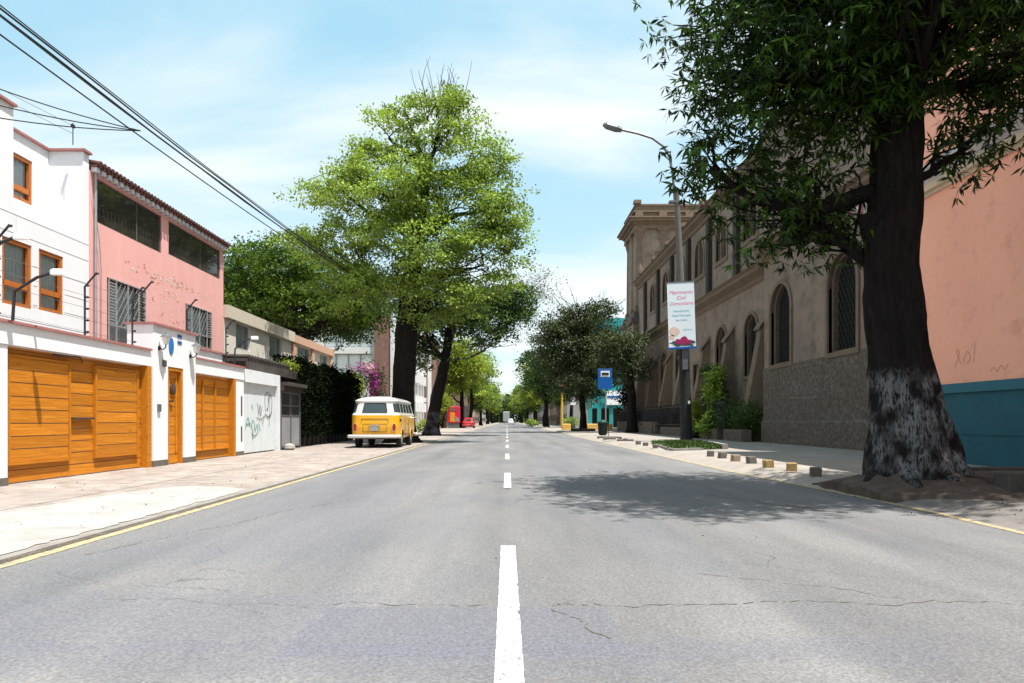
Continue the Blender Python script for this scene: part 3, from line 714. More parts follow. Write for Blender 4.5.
for yy in [10.9 + 3.0 * i for i in range(30)]: g.quad((-7.45, yy, 0.0335), (-3.66, yy, 0.0335), (-3.66, yy + 0.02, 0.0335), (-7.45, yy + 0.02, 0.0335))
g.quad((-5.5, 4, 0.0335), (-5.48, 4, 0.0335), (-5.48, 60, 0.0335), (-5.5, 60, 0.0335))
struct(g, 'pavement_joints_left', M['kerb'])
# right pavement: its worn edge slopes down to the painted line
KN = [p for p in KR if p[0] <= 10]; KF = [p for p in KR if p[0] >= 10]
g = MB(); strip(g, KF, 0.03, 0.40, 0.002, 0.10); strip(g, KF, 0.40, 10.0, 0.10); struct(g, 'pavement_right', M['pave_r'])
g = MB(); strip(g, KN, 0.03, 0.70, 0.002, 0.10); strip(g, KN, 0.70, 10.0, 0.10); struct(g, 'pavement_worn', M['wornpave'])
g = MB()
for yy in [9.9 + 2.4 * i for i in range(40)]: g.quad((4.9, yy, 0.1035), (9.6, yy, 0.1035), (9.6, yy + 0.02, 0.1035), (4.9, yy + 0.02, 0.1035))
struct(g, 'pavement_joints_right', M['stub2'])

# ------------------------------------------------------------------ left boundary wall with gates
PX = -7.5
def planks(Y0, Y1, z0, z1, X, step, seed, name, parent):
    q = random.Random(seed); mb = MB(); tints = []
    z = z0
    while z < z1 - 0.01:
        h = min(step * q.uniform(0.94, 1.06), z1 - z)
        mb.mi = 0; mb.box(X - 0.03, X, Y0, Y1, z, z + h - 0.001); tints += [q.random()] * 6
        if z + h < z1 - 0.02: mb.mi = 1; mb.box(X - 0.01, X + 0.0015, Y0, Y1, z + h - 0.012, z + h - 0.0015); tints += [0] * 6
        z += h
    o = mb.build(name, [M['wood'], M['darkwood']], parent)
    a = o.data.attributes.new('tint', 'FLOAT', 'FACE'); a.data.foreach_set('value', tints)
    return o
def woodbox(parts, name, parent):
    mb = MB(); tints = []
    q = random.Random(len(parts))
    for p in parts: mb.box(*p); tints += [q.random() * 0.6 + 0.1] * 6
    o = mb.build(name, M['wood'], parent)
    a = o.data.attributes.new('tint', 'FLOAT', 'FACE'); a.data.foreach_set('value', tints)
    return o
zg = 0.03
bw = thing('boundary_wall', 'white boundary wall with orange wooden gates and a tall door portal', 'wall', (PX, 15, zg))
# pillars
for (ya, yb, zt) in ((9.35, 10.52, 2.15), (19.32, 19.95, 2.16)):
    MB().cbox(-7.95, PX, ya, yb, zg + 0.12, zt, 0.008).build('pillar', M['white'], bw)
    MB().box(-7.97, PX + 0.006, ya - 0.006, yb + 0.006, zg - 0.02, zg + 0.118).build('plinth', M['stub2'], bw)
# beams
MB().box(-7.95, PX + 0.02, 9.3, 14.735, 2.152, 2.47).build('beam', M['white'], bw)
MB().box(-8.0, PX + 0.06, 9.3, 14.695, 2.472, 2.515).build('coping', M['redtrim'], bw)
MB().box(-7.95, PX + 0.02, 16.75, 19.97, 2.165, 2.50).build('beam', M['white'], bw)
MB().box(-8.0, PX + 0.06, 16.75, 19.97, 2.502, 2.54).build('coping', M['redtrim'], bw)
# portal
po = MB(); po.holed(XL(PX + 0.05), [(14.74, zg + 0.13), (15.38, zg + 0.13), (15.38, 2.2), (16.12, 2.2), (16.12, zg + 0.13), (16.75, zg + 0.13), (16.75, 3.04), (14.74, 3.04)], [], 0.1)
for a, b in (((14.74, zg + 0.13), (14.74, 3.04)), ((16.75, 3.04), (16.75, zg + 0.13)), ((15.38, zg + 0.13), (15.38, 2.2)), ((15.38, 2.2), (16.12, 2.2)), ((16.12, 2.2), (16.12, zg + 0.13)), ((14.74, 3.04), (16.75, 3.04))):
    P = XL(PX + 0.05); po.quad(P(*a, 0), P(*b, 0), P(*b, 0.55), P(*a, 0.55))
po.quad((PX - .5, 14.74, .1), (PX - .5, 15.38, .1), (PX - .5, 15.38, 3.04), (PX - .5, 14.74, 3.04))
po.build('portal', M['white'], bw)
MB().box(-8.05, PX + 0.10, 14.70, 16.79, 3.042, 3.085).build('coping', M['redtrim'], bw)
for ya, yb in ((14.74, 15.38), (16.12, 16.75)):
    MB().box(-8.0, PX + 0.056, ya - 0.004, yb + 0.004, zg - 0.02, zg + 0.126).build('plinth', M['stub2'], bw)
# big gate: tall side jamb, two raised boarded panels on boarded leaf
gt = thing('wooden_gate', 'wide orange wooden garage gate of horizontal boards with two raised panels', 'gate', (PX - 0.2, 12.5, zg))
planks(10.53, 14.55, zg + 0.02, 2.14, PX - 0.120, 0.205, 1, 'board_panel', gt)
for ya, yb in ((10.62, 12.15), (12.88, 14.38)):
    planks(ya + 0.05, yb - 0.05, 0.36, 1.98, PX - 0.080, 0.205, int(ya * 7), 'raised_panel', gt)
    woodbox([(PX - 0.115, PX - 0.065, ya, ya + 0.045, 0.32, 2.02), (PX - 0.115, PX - 0.065, yb - 0.045, yb, 0.32, 2.02),
             (PX - 0.115, PX - 0.063, ya + 0.046, yb - 0.046, 0.32, 0.355), (PX - 0.115, PX - 0.063, ya + 0.046, yb - 0.046, 1.985, 2.02)], 'panel_frame', gt)
woodbox([(PX - 0.160, PX + 0.020, 14.555, 14.735, zg, 2.148)], 'jamb', gt)
MB().box(PX - 0.118, PX - 0.040, 12.2, 12.82, 1.03, 1.06).build('latch', M['darkwood'], gt)
MB().tube([(PX - 0.080, 11.7, 2.11), (PX - 0.000, 12.3, 2.12), (PX - 0.080, 12.5, 2.05)], 0.014, 6).build('arm_closer', M['black'], gt)
# pedestrian door
dr = thing('wooden_door', 'narrow orange wooden entrance door between two white portal pillars', 'door', (PX + 0.015, 15.75, zg))
woodbox([(PX - 0.145, PX + 0.035, 15.385, 15.46, zg, 2.195), (PX - 0.145, PX + 0.035, 16.04, 16.115, zg, 2.195), (PX - 0.145, PX + 0.037, 15.462, 16.038, 2.12, 2.195)], 'door_frame', dr)
planks(15.47, 16.03, zg + 0.02, 2.11, PX - 0.045, 0.21, 5, 'door_leaf', dr)
woodbox([(PX - 0.040, PX - 0.020, 15.55, 15.6, 0.3, 1.98), (PX - 0.040, PX - 0.020, 15.9, 15.95, 0.3, 1.98)], 'door_moulding', dr)
MB().lathe((PX - 0.035, 15.75, 1.72), [(0.13, 0), (0.13, 0.03), (0.06, 0.05)], 14, 'x').build('wreath', M['darkwood'], dr)
MB().box(PX - 0.020, PX + 0.015, 15.56, 15.74, 1.42, 1.46).build('letter_slot', M['chrome'], dr)
# second gate
g2 = thing('wooden_gate', 'narrower orange wooden garage gate of three boarded sections beside a graffitied white gate', 'gate', (PX - 0.080, 18, zg))
planks(16.77, 19.16, zg + 0.02, 2.155, PX - 0.120, 0.205, 9, 'board_panel', g2)
woodbox([(PX - 0.115, PX - 0.070, yy, yy + 0.03, 0.3, 2.02) for yy in (17.45, 18.2)] + [(PX - 0.115, PX - 0.072, 16.8, 19.1, 0.26, 0.29)], 'panel_frame', g2)
woodbox([(PX - 0.160, PX + 0.020, 19.165, 19.315, zg, 2.16)], 'jamb', g2)
# white upper wall set back behind second gate
ub = thing('yard_wall', 'short white wall with red coping above and behind the narrower wooden gate', 'wall', (-8.6, 18, zg))
MB().box(-8.7, -8.5, 16.8, 21.2, zg, 2.98).build('wall', M['white'], ub)
MB().box(-8.75, -8.45, 16.8, 21.25, 2.982, 3.03).build('coping', M['redtrim'], ub)
# wall lanterns
def lantern(Y, Z, label):
    t = thing('wall_lantern', label, 'lantern', (PX + 0.05, Y, Z), 'lanterns on the door portal')
    MB().lathe((PX + 0.05, Y, Z - 0.1), [(0.05, 0), (0.05, 0.02), (0.02, 0.03)], 10, 'x').build('back_plate', M['black'], t)
    MB().tube([(PX + 0.06, Y, Z - 0.1), (PX + 0.14, Y, Z - 0.13), (PX + 0.2, Y, Z - 0.08), (PX + 0.2, Y, Z - 0.02)], 0.013, 6).build('bracket', M['black'], t)
    MB().lathe((PX + 0.2, Y, Z - 0.02), [(0.05, 0), (0.10, 0.16)], 6).build('glass', M['lamp_glass'], t)
    MB().lathe((PX + 0.2, Y, Z + 0.14), [(0.125, 0), (0.11, 0.02), (0.03, 0.07), (0.012, 0.12)], 6).build('cap', M['galv'], t)
lantern(14.98, 2.66, 'wall lantern beside the blue oval plaque on the portal')
lantern(16.45, 2.62, 'wall lantern on the portal pillar nearest the narrower gate')
tag(MB().add([p for p in [(PX + 0.065, 15.52 + 0.11 * math.cos(a), 2.66 + 0.19 * math.sin(a)) for a in [2 * math.pi * i / 20 for i in range(20)]]] +
    [(PX + 0.052, 15.52 + 0.11 * math.cos(a), 2.66 + 0.19 * math.sin(a)) for a in [2 * math.pi * i / 20 for i in range(20)]],
    [tuple(range(20))] + [(i, (i + 1) % 20, 20 + (i + 1) % 20, 20 + i) for i in range(20)]).build('plaque', M['bluepaint'], None, org=(PX + .05, 15.52, 2.7)), 'blue oval plaque on the white door portal', 'plaque')
def text_mesh(s, size, P, u, v, name, mat, parent, d=-0.006, align='CENTER', shear=0, yscale=1):
    c = bpy.data.curves.new('t', 'FONT'); c.body = s; c.size = size; c.align_x = align; c.align_y = 'CENTER'; c.resolution_u = 3; c.shear = shear; c.extrude = 0.0
    o = bpy.data.objects.new('t', c); COL.objects.link(o)
    dg = bpy.context.evaluated_depsgraph_get(); me = bpy.data.meshes.new_from_object(o.evaluated_get(dg))
    vs = [tuple(x.co) for x in me.vertices]; fs = [tuple(p.vertices) for p in me.polygons]
    bpy.data.objects.remove(o); bpy.data.curves.remove(c); bpy.data.meshes.remove(me)
    mb = MB(); mb.add([P(u + x, v + y_ * yscale, d) for x, y_, _ in vs], fs)
    return mb.build(name, mat, parent)
for z in (2.93, 2.78):
    pass
np_ = thing('house_number_plate', 'pair of small blue number plates on the portal beside the oval plaque', 'plate', (PX + .05, 15.95, 2.85))
for z in (2.92, 2.78): MB().box(PX + 0.052, PX + 0.062, 15.82, 16.02, z - 0.035, z + 0.035).build('number_plate', M['ink'], np_)
tag(MB().cbox(PX + 0.052, PX + 0.09, 14.9, 15.02, 1.2, 1.36, 0.005).build('intercom', M['galv'], None, org=(PX + .05, 15, 1.2)), 'small grey intercom on the portal pillar beside the large gate', 'intercom')
tag(MB().cbox(PX + 0.052, PX + 0.09, 15.12, 15.26, 2.18, 2.32, 0.005).build('meter_box', M['stub2'], None, org=(PX + .05, 15.2, 2.2)), 'small brown box under the first lantern on the portal pillar', 'box')

# white metal gate with graffiti
wg = thing('metal_gate', 'old white metal garage gate with black and green graffiti', 'gate', (PX, 21.5, zg))
MB().box(-7.9, PX + 0.0, 19.98, 23.15, 2.13, 2.50).build('lintel', M['white_old'], wg)
MB().box(-7.9, PX + 0.0, 22.88, 23.15, zg, 2.128).build('post', M['white_old'], wg)
lf = MB(); y = 19.98
while y < 22.86:
    y2 = min(y + 0.56, 22.87); lf.box(PX - 0.17, PX - 0.10, y + 0.006, y2 - 0.006, zg + 0.04, 2.125); lf.box(PX - 0.10, PX - 0.09, y + 0.12, y + 0.14, zg + 0.04, 2.12); y = y2
lf.build('gate_leaf', M['oldgate'], wg)
def scribble(segs, P, w, name, mat, parent, d=-0.005):
    if len(segs) > 1:      # every separate stroke is a part of its own
        for s_ in segs: scribble([s_], P, w, name, mat, parent, d)
        return
    mb = MB()
    for s in segs:
        pts = []
        for i in range(len(s) - 1):   # catmull-rom
            p0 = s[max(i - 1, 0)]; p1 = s[i]; p2 = s[i + 1]; p3 = s[min(i + 2, len(s) - 1)]
            for k in range(6):
                t = k / 6
                pts.append(tuple(0.5 * ((2 * p1[j]) + (-p0[j] + p2[j]) * t + (2 * p0[j] - 5 * p1[j] + 4 * p2[j] - p3[j]) * t * t + (-p0[j] + 3 * p1[j] - 3 * p2[j] + p3[j]) * t ** 3) for j in (0, 1)))
        pts.append(s[-1])
        prev = None
        for i, p in enumerate(pts):
            q = pts[min(i + 1, len(pts) - 1)]; r_ = pts[max(i - 1, 0)]
            dx, dy = q[0] - r_[0], q[1] - r_[1]; L = math.hypot(dx, dy) or 1
            a = P(p[0] - dy / L * w, p[1] + dx / L * w, d); b = P(p[0] + dy / L * w, p[1] - dx / L * w, d)
            if prev: mb.quad(prev[0], prev[1], b, a)
            prev = (a, b)
    return mb.build(name, mat, parent)
GP = XL(PX - 0.09)
scribble([[(22.0, 1.3), (21.95, 1.75), (22.2, 1.9), (22.25, 1.5), (22.1, 1.35)], [(22.2, 1.3), (22.35, 1.8), (22.6, 1.7), (22.5, 1.2), (22.2, 1.1), (22.0, 1.25)],
          [(21.3, 1.55), (21.4, 1.2), (21.5, 1.5), (21.55, 1.15), (21.7, 1.45)], [(21.2, 1.1), (21.6, 1.05), (21.9, 1.15), (21.7, 0.9)], [(20.8, 1.5), (20.9, 1.35)], [(22.4, 1.95), (22.35, 1.0), (22.3, 0.85)],
          [(21.9, 1.2), (22.3, 1.15), (22.6, 1.3)]], GP, 0.012, 'graffiti', M['spray_black'], wg)
scribble([[(20.3, 0.75), (20.5, 1.1), (20.7, 0.8)], [(20.35, 0.9), (20.7, 0.92)], [(20.8, 0.75), (20.85, 1.0), (21.0, 0.98)], [(21.05, 0.95), (21.1, 0.7), (21.25, 0.9), (21.3, 0.65), (21.0, 0.55), (20.8, 0.65)], [(21.4, 0.95), (21.5, 0.7)], [(20.9, 0.8), (20.9, 0.45)]],
         GP, 0.016, 'graffiti', M['spray_green'], wg)
nb = thing('notice_strip', 'narrow vertical notices stuck on the white pillar between the gates', 'notice', (PX, 19.8, 1))
for z0, z1 in ((1.15, 1.7), (0.42, 0.85)): MB().box(PX + 0.002, PX + 0.006, 19.72, 19.83, z0, z1).build('notice', M['galv'], nb)
# dark canopy above the white gate
cn = thing('carport_roof', 'dark weathered carport roof above the white graffitied gate', 'roof', (-8.2, 22, 2.5))
MB().box(-9.8, -7.75, 20.9, 25.8, 2.80, 2.88).build('roof_sheet', M['canopy'], cn)
e = MB()
for i in range(18): e.tube([(-7.72, 21.0 + i * .27, 2.93), (-9.7, 21.0 + i * .27, 3.0)], 0.07, 6)
e.build('roof_tiles', M['canopy'], cn)
MB().box(-7.8, -7.7, 20.9, 25.8, 2.52, 2.79).build('fascia', M['canopy'], cn)
for yy in (20.95, 25.6): MB().box(-9.7, -9.6, yy, yy + 0.1, zg, 2.8).build('post', M['canopy'], cn)
# wire gate
mg = thing('wire_gate', 'dark barred gate with grey sheet panels between white gate and hedge', 'gate', (PX, 24.3, zg))
MB().box(-7.9, PX + 0.25, 23.2, 25.45, 2.18, 2.30).build('canopy', M['canopy'], mg)
MB().box(-7.9, PX + 0.1, 23.2, 25.45, 2.0, 2.17).build('fascia', M['canopy'], mg)
b = MB()
for yy in (23.25, 24.3, 25.38): b.box(PX - 0.06, PX, yy, yy + 0.06, zg, 2.0)
for z in (0.1, 1.15, 1.5, 1.94): b.box(PX - 0.05, PX - 0.01, 23.3, 25.4, z, z + 0.05)
for i in range(19): b.tube([(PX - 0.03, 23.35 + i * 0.11, 1.15), (PX - 0.03, 23.35 + i * 0.11, 1.95)], 0.007, 4)
b.build('bars', M['galv'], mg)
MB().box(PX - 0.045, PX - 0.02, 23.32, 24.28, zg + 0.08, 1.14).build('sheet_panel', M['greysheet'], mg)
MB().box(PX - 0.045, PX - 0.02, 24.37, 25.34, zg + 0.08, 1.14).build('sheet_panel', M['greysheet'], mg)
MB().box(-8.6, -8.5, 23.2, 30, zg, 2.1).build('back_wall', M['canopy'], mg)
# kerbside rubble at its foot
rb = thing('rubble_bag', 'small pale bag of rubble at foot of the barred gate', 'bag', (PX + 0.2, 23.5, zg))
MB().lathe((PX + 0.2, 23.5, zg), [(0.12, 0), (0.2, 0.06), (0.18, 0.16), (0.05, 0.22)], 9).build('bag', M['apron'], rb)

# electric fence posts and floodlight arms on the wall top
def fence_post(Y, z0, h, label, X=-7.75):
    t = thing('fence_post', label, 'fence post', (X, Y, z0), 'black bent security fence posts on walls')
    ins = MB(); ins.tube([(X, Y, z0), (X, Y, z0 + h), (X + 0.22, Y, z0 + h + 0.26)], 0.018, 6)
    for i in range(5): ins.lathe((X + 0.02, Y, z0 + 0.12 + i * (h - 0.1) / 4), [(0.012, 0), (0.022, 0.02), (0.022, 0.04), (0.012, 0.06)], 8, 'x')
    ins.lathe((X + 0.2, Y, z0 + h + 0.24), [(0.012, 0), (0.022, 0.02), (0.022, 0.04), (0.012, 0.06)], 8, 'x')
    ins.build('post', M['black'], t)
fence_post(10.6, 2.515, 1.2, 'bent black fence post at the near left end of the wall above the large gate')
fence_post(12.85, 2.515, 0.95, 'bent black fence post above the large gate, before the white and pink houses meet')
fence_post(14.48, 2.515, 1.0, 'bent black fence post beside the left end of the door portal')
fence_post(14.85, 3.085, 0.62, 'bent black fence post standing on top of the door portal')
fence_post(16.95, 2.54, 1.15, 'bent black fence post in front of the far barred pink house window')
fence_post(19.3, 2.54, 1.0, 'bent black fence post above the narrower gate in front of beige house')
ew = MB()
for i in range(5):
    z = 2.64 + i * 0.22
    ew.tube([(-7.74, 9, z), (-7.74, 14.5, z)], 0.0035, 4)
tag(ew.build('fence_wires', M['galv'], None, org=(-7.74, 10, 2.6)), 'thin security wires strung between the fence posts above the large gate', 'wire')
def flood(Y, z0, label, dx=0.75, X=-7.7):
    t = thing('floodlight', label, 'floodlight', (X, Y, z0), 'floodlights on bent arms above the gates')
    MB().tube([(X, Y, z0), (X + 0.03, Y, z0 + 0.5), (X + 0.38 * dx, Y, z0 + 0.72), (X + 0.65 * dx, Y, z0 + 0.80)], 0.024, 8).build('arm', M['black'], t)
    MB().cbox(X + 0.60 * dx, X + 0.60 * dx + 0.2, Y - 0.05, Y + 0.05, z0 + 0.76, z0 + 0.85, 0.02).build('lamp_head', M['signwhite'], t)
flood(10.9, 2.515, 'floodlight on a bent arm in front of the second lower white house window', 1.0)
flood(10.25, 2.9, 'floodlight on a bent arm at the left frame edge before white house', 0.8)
flood(19.75, 2.54, 'floodlight on a bent arm in front of the beige house', 0.8)

# ------------------------------------------------------------------ left houses
HX = -11.0
def win_side(parent, X, y0, y1, z0, z1, depth=0.08, curtain=True, split=0.28, label=None, fm=None):
    fm = fm or M['winframe']
    P = XL(X)
    w = MB(); o_ = rect(y0, y1, z0, z1); w.frame(P, o_, grow(o_, -0.085), depth - 0.06, depth + 0.04)
    if split:
        zz = z0 + (z1 - z0) * split; w.box(X - depth - 0.03, X - depth + 0.06, y0 + 0.07, y1 - 0.07, zz, zz + 0.12)
    fr = w.build('window', fm, parent)
    MB().quad(P(y0, z0, depth + .015), P(y1, z0, depth + .015), P(y1, z1, depth + .015), P(y0, z1, depth + .015)).build('pane', M['glass'], fr)
    if curtain:
        c = MB(); n = 40
        for i in range(n):
            if 0.80 < i / n < 0.86: continue
            ya = y0 + (y1 - y0) * i / n; yb = y0 + (y1 - y0) * (i + 1) / n
            da = depth + 0.07 + 0.025 * math.sin(i * 1.3); db = depth + 0.07 + 0.025 * math.sin((i + 1) * 1.3)
            c.quad(P(ya, z0, da), P(yb, z0, db), P(yb, z1, db), P(ya, z1, da))
        c.build('curtain', M['curtain'], fr)
    return fr
wh = thing('white_house', 'white plastered house with orange framed windows and red roof edge', 'house', (HX, 14, zg))
w = MB()
lower = [(15.25, 16.2, 3.58, 5.05), (16.45, 17.35, 3.62, 5.06)]
w.holed(XL(HX), rect(8, 18.42, zg, 5.66), [rect(*q) for q in lower], 0.10)
w.holed(XL(HX), rect(8, 15.6, 5.66, 8.0), [], 0)
w.quad((HX, 15.6, 5.66), (HX - 0.9, 15.6, 5.66), (HX - 0.9, 15.6, 8), (HX, 15.6, 8))
w.quad((HX, 15.6, 5.66), (HX - 0.9, 15.6, 5.66), (HX - 0.9, 18.18, 5.66), (HX, 18.18, 5.66))
up = (16.45, 17.55, 6.39, 7.5)
w.holed(XL(HX - 0.9), rect(15.6, 18.18, 5.66, 8.0), [rect(*up)], 0.10)
w.quad((HX, 18.18, 5.66), (HX - 0.9, 18.18, 5.66), (HX - 0.9, 18.18, 8), (HX, 18.18, 8))
w.quad((HX, 18.18, 5.66), (HX, 18.42, 5.66), (HX, 18.42, 8), (HX, 18.18, 8))
w.quad((HX, 18.42, zg), (HX - 8, 18.42, zg), (HX - 8, 18.42, 8), (HX, 18.42, 8))
w.quad((HX - 8, 8, zg), (HX, 8, zg), (HX, 8, 8), (HX - 8, 8, 8))
w.quad((HX - 8, 8, zg), (HX - 8, 18.42, zg), (HX - 8, 18.42, 8), (HX - 8, 8, 8))
w.quad((HX - 8, 8, 7.9), (HX - 0.9, 8, 7.9), (HX - 0.9, 18.42, 7.9), (HX - 8, 18.42, 7.9))
w.quad((HX - 0.9, 8, 7.9), (HX, 8, 7.9), (HX, 15.6, 7.9), (HX - 0.9, 15.6, 7.9))
w.build('wall', M['white'], wh)
# shallow courses scored in the plaster
cr_ = MB()
for z in (2.9, 3.3, 3.7, 4.15, 4.6, 5.2, 5.62):
    segs = [(8, 15.2), (16.25, 16.4), (17.4, 18.4)] if 3.55 < z < 5.1 else [(8, 18.4)]
    for a, b_ in segs: cr_.box(HX, HX + 0.006, a, b_, z, z + 0.012)
cr_.build('course_lines', M['white_old'], wh)
t_ = MB(); t_.box(HX - 0.3, HX + 0.07, 8, 15.64, 8.003, 8.06); t_.box(HX - 1.2, HX - 0.84, 15.645, 18.1, 8.003, 8.06); t_.box(HX - 1.2, HX + 0.07, 18.105, 18.46, 8.003, 8.06)
t_.build('roof_edge', M['redtrim'], wh)
for q in lower: win_side(wh, HX, *q)
win_side(wh, HX - 0.9, *up, split=0.22)
# aerial
ae = thing('roof_aerial', 'small black aerial post on the white house roof corner', 'aerial', (HX, 18.0, 8.06))
m_ = MB(); m_.tube([(HX - 0.1, 17.9, 8.06), (HX - 0.1, 17.9, 8.62)], 0.012, 6); m_.box(HX - 0.13, HX - 0.07, 17.85, 17.95, 8.5, 8.58)
m_.build('mast', M['black'], ae)
m2_ = MB(); m2_.tube([(HX - 0.1, 17.9, 8.55), (HX - 0.6, 15.0, 8.5)], 0.006, 4); m2_.tube([(HX - 0.1, 17.9, 8.35), (HX - 0.6, 15.0, 8.3)], 0.006, 4); m2_.build('wires', M['galv'], ae)

pk = thing('pink_house', 'pink plastered house with dark glazed upper storey and tiled roof edge', 'house', (HX, 22, zg))
w = MB()
gl = [(18.68, 22.3, 6.33, 7.52), (22.75, 26.85, 6.42, 7.52)]
lw = [(19.25, 21.25, 3.1, 4.96), (23.95, 26.0, 3.65, 5.03)]
w.holed(XL(HX), rect(18.43, 27.15, zg, 7.62), [rect(*q) for q in gl + lw], 0.22)
w.quad((HX, 27.15, zg), (HX - 8, 27.15, zg), (HX - 8, 27.15, 7.9), (HX, 27.15, 7.62))
w.quad((HX, 18.43, zg), (HX - 8, 18.43, zg), (HX - 8, 18.43, 7.9), (HX, 18.43, 7.62))
w.quad((HX - 8, 18.43, zg), (HX - 8, 27.15, zg), (HX - 8, 27.15, 7.9), (HX - 8, 18.43, 7.9))
w.quad((HX - 8, 18.43, 7.9), (HX, 18.43, 7.62), (HX, 27.15, 7.62), (HX - 8, 27.15, 7.9))
# peeled paint patches with a shape of their own
pp = w; q = random.Random(11)
for i in range(190):
    c = (q.gauss(23.3, 1.5), 5.55 + q.gauss(0, 0.10) - 0.04 * abs(q.gauss(0, 1)))
    if q.random() < 0.35: c = (q.gauss(23.0, 1.3), q.uniform(4.2, 5.3))
    if not (18.9 < c[0] < 26.8): continue
    if any(a - .12 < c[0] < b + .12 and z0 - .12 < c[1] < z1 + .12 for a, b, z0, z1 in lw + gl): continue
    r_ = q.uniform(0.008, 0.038); pl = blob(c[0], c[1], r_ * q.uniform(.8, 2), r_, 8, i, 2, 0.45)
    pp.mi = 1 if q.random() < 0.5 else 2
    pp.add([XL(HX)(u, v, -0.004 - 0.0003 * (i % 7)) for u, v in pl], [tuple(range(8))])
w.build('wall', [M['pink'], M['beigepanel'], M['spray_brown']], pk)
rf = MB()
for i in range(46): 
    yy = 18.5 + i * 0.19
    rf.tube([(HX + 0.28, yy, 7.80), (HX - 1.2, yy, 8.05)], 0.06, 8)
rf.box(HX - 1.2, HX + 0.2, 18.45, 27.2, 7.72, 7.76)
rf.build('roof', M['tiles'], pk)
for i in range(30): MB().box(HX + 0.003, HX + 0.16, 18.5 + i * 0.29, 18.5 + i * 0.29 + 0.15, 7.60, 7.715).build('eaves_bracket', M['white_old'], pk)
for (a, b_, z0, z1) in gl:
    P = XL(HX)
    w = MB(); w.frame(P, rect(a, b_, z0, z1), grow(rect(a, b_, z0, z1), -0.035), 0.03, 0.12)
    w.box(HX - 0.075, HX - 0.045, (a + b_) / 2 + .4 - 0.015, (a + b_) / 2 + .4 + 0.015, z0 + 0.035, z1 - 0.035)
    fr = w.build('window', M['stub2'], pk)
    MB().quad(P(a, z0, .06), P(b_, z0, .06), P(b_, z1, .06), P(a, z1, .06)).build('pane', M['glassdark'], fr)
for i_, (a, b_, z0, z1) in enumerate(lw):
    fr = win_side(pk, HX, a, b_, z0, z1, 0.1, curtain=True, split=0, fm=M['darkwood'])
    gr = MB(); P = XL(HX + 0.03); st = 0.16
    zm = z0 + (z1 - z0) * 0.30; yq = (b_ - a) * 0.2
    for yy in (a + 0.03, a + yq, (a + b_) / 2, b_ - yq, b_ - 0.03): gr.box(HX + 0.02, HX + 0.05, yy - 0.014, yy + 0.014, z0 - .02, z1)
    for z in (z0, zm, z1 - 0.03): gr.box(HX + 0.021, HX + 0.049, a, b_, z, z + 0.028)
    # diamonds in the middle, louvres at the sides
    ya, yb = a + yq, b_ - yq; hgt = z1 - zm; wid = yb - ya
    k = -6
    while k < 12:
        for sgn in (1, -1):
            u0 = ya + k * 0.22; pts = []
            u1 = u0 + sgn * hgt * 0.75
            # clip to [ya,yb]
            def at(u): return zm + (u - u0) / (sgn * 0.75)
            lo, hi = sorted((u0, u1)); lo2, hi2 = max(lo, ya), min(hi, yb)
            if hi2 - lo2 > 0.03: gr.tube([P(lo2, at(lo2), 0), P(hi2, at(hi2), 0)], 0.005, 4)
        k += 1
    for z in np.arange(zm + 0.06, z1 - 0.04, 0.085):
        gr.box(HX + 0.01, HX + 0.03, a + 0.04, a + yq - .02, z, z + 0.028); gr.box(HX + 0.01, HX + 0.03, b_ - yq + .02, b_ - 0.04, z, z + 0.028)
    if i_ == 0:
        for yy in np.arange(a + 0.1, b_, 0.22): gr.box(HX + 0.02, HX + 0.045, yy - 0.012, yy + 0.012, z0 - 0.35, z0)
        gr.box(HX + 0.02, HX + 0.05, a, b_, z0 - 0.37, z0 - 0.34)
    gr.build('grille', M['grille'], fr)
dp = MB(); dp.tube([(HX + 0.06, 18.62, 7.6), (HX + 0.06, 18.62, 2.0)], 0.035, 8); dp.tube([(HX + 0.05, 18.50, 7.0), (HX + 0.09, 18.75, 5.8), (HX + 0.05, 18.9, 5.0), (HX + .05, 18.9, 2)], 0.012, 5)
dp.build('drainpipe', M['alu'], pk)

bh = thing('beige_house', 'low beige house with pale upper panels beyond the pink house', 'house', (HX, 31, zg))
w = MB(); q1 = [(28.4, 30.0, 3.95, 5.0), (32.4, 34.2, 3.95, 5.0)]
w.holed(XL(HX), rect(27.2, 35.7, zg, 5.02), [[(a, c), (b, c), (b, d - 0.001), (a, d - 0.001)] for a, b, c, d in q1], 0.2)
w.quad((HX, 35.7, zg), (HX - 6, 35.7, zg), (HX - 6, 35.7, 5.0), (HX, 35.7, 5.0)); w.quad((HX, 27.2, zg), (HX - 6, 27.2, zg), (HX - 6, 27.2, 5.0), (HX, 27.2, 5.0))
w.quad((HX - 6, 27.2, zg), (HX - 6, 35.7, zg), (HX - 6, 35.7, 5.0), (HX - 6, 27.2, 5.0))
w.build('wall', M['beigepanel'], bh)
MB().box(HX - 6.1, HX + 0.18, 27.2, 35.75, 5.03, 5.52).build('parapet', M['beige'], bh)
for q_ in q1: win_side(bh, HX, *q_, depth=0.16, split=0, fm=M['alu'])
ph_ = thing('peach_house', 'low peach coloured house beyond the beige house', 'house', (HX, 40, zg))
w = MB(); q2 = [(36.8, 39.0, 3.7, 5.0), (41.2, 43.0, 3.7, 5.0)]
w.holed(XL(HX), rect(35.8, 43.8, zg, 5.02), [[(a, c), (b, c), (b, d - .001), (a, d - .001)] for a, b, c, d in q2], 0.2)
w.quad((HX, 43.8, zg), (HX - 6, 43.8, zg), (HX - 6, 43.8, 5.0), (HX, 43.8, 5.0)); w.quad((HX - 6, 35.8, zg), (HX - 6, 43.8, zg), (HX - 6, 43.8, 5.0), (HX - 6, 35.8, 5.0))
w.build('wall', M['beigepanel'], ph_)
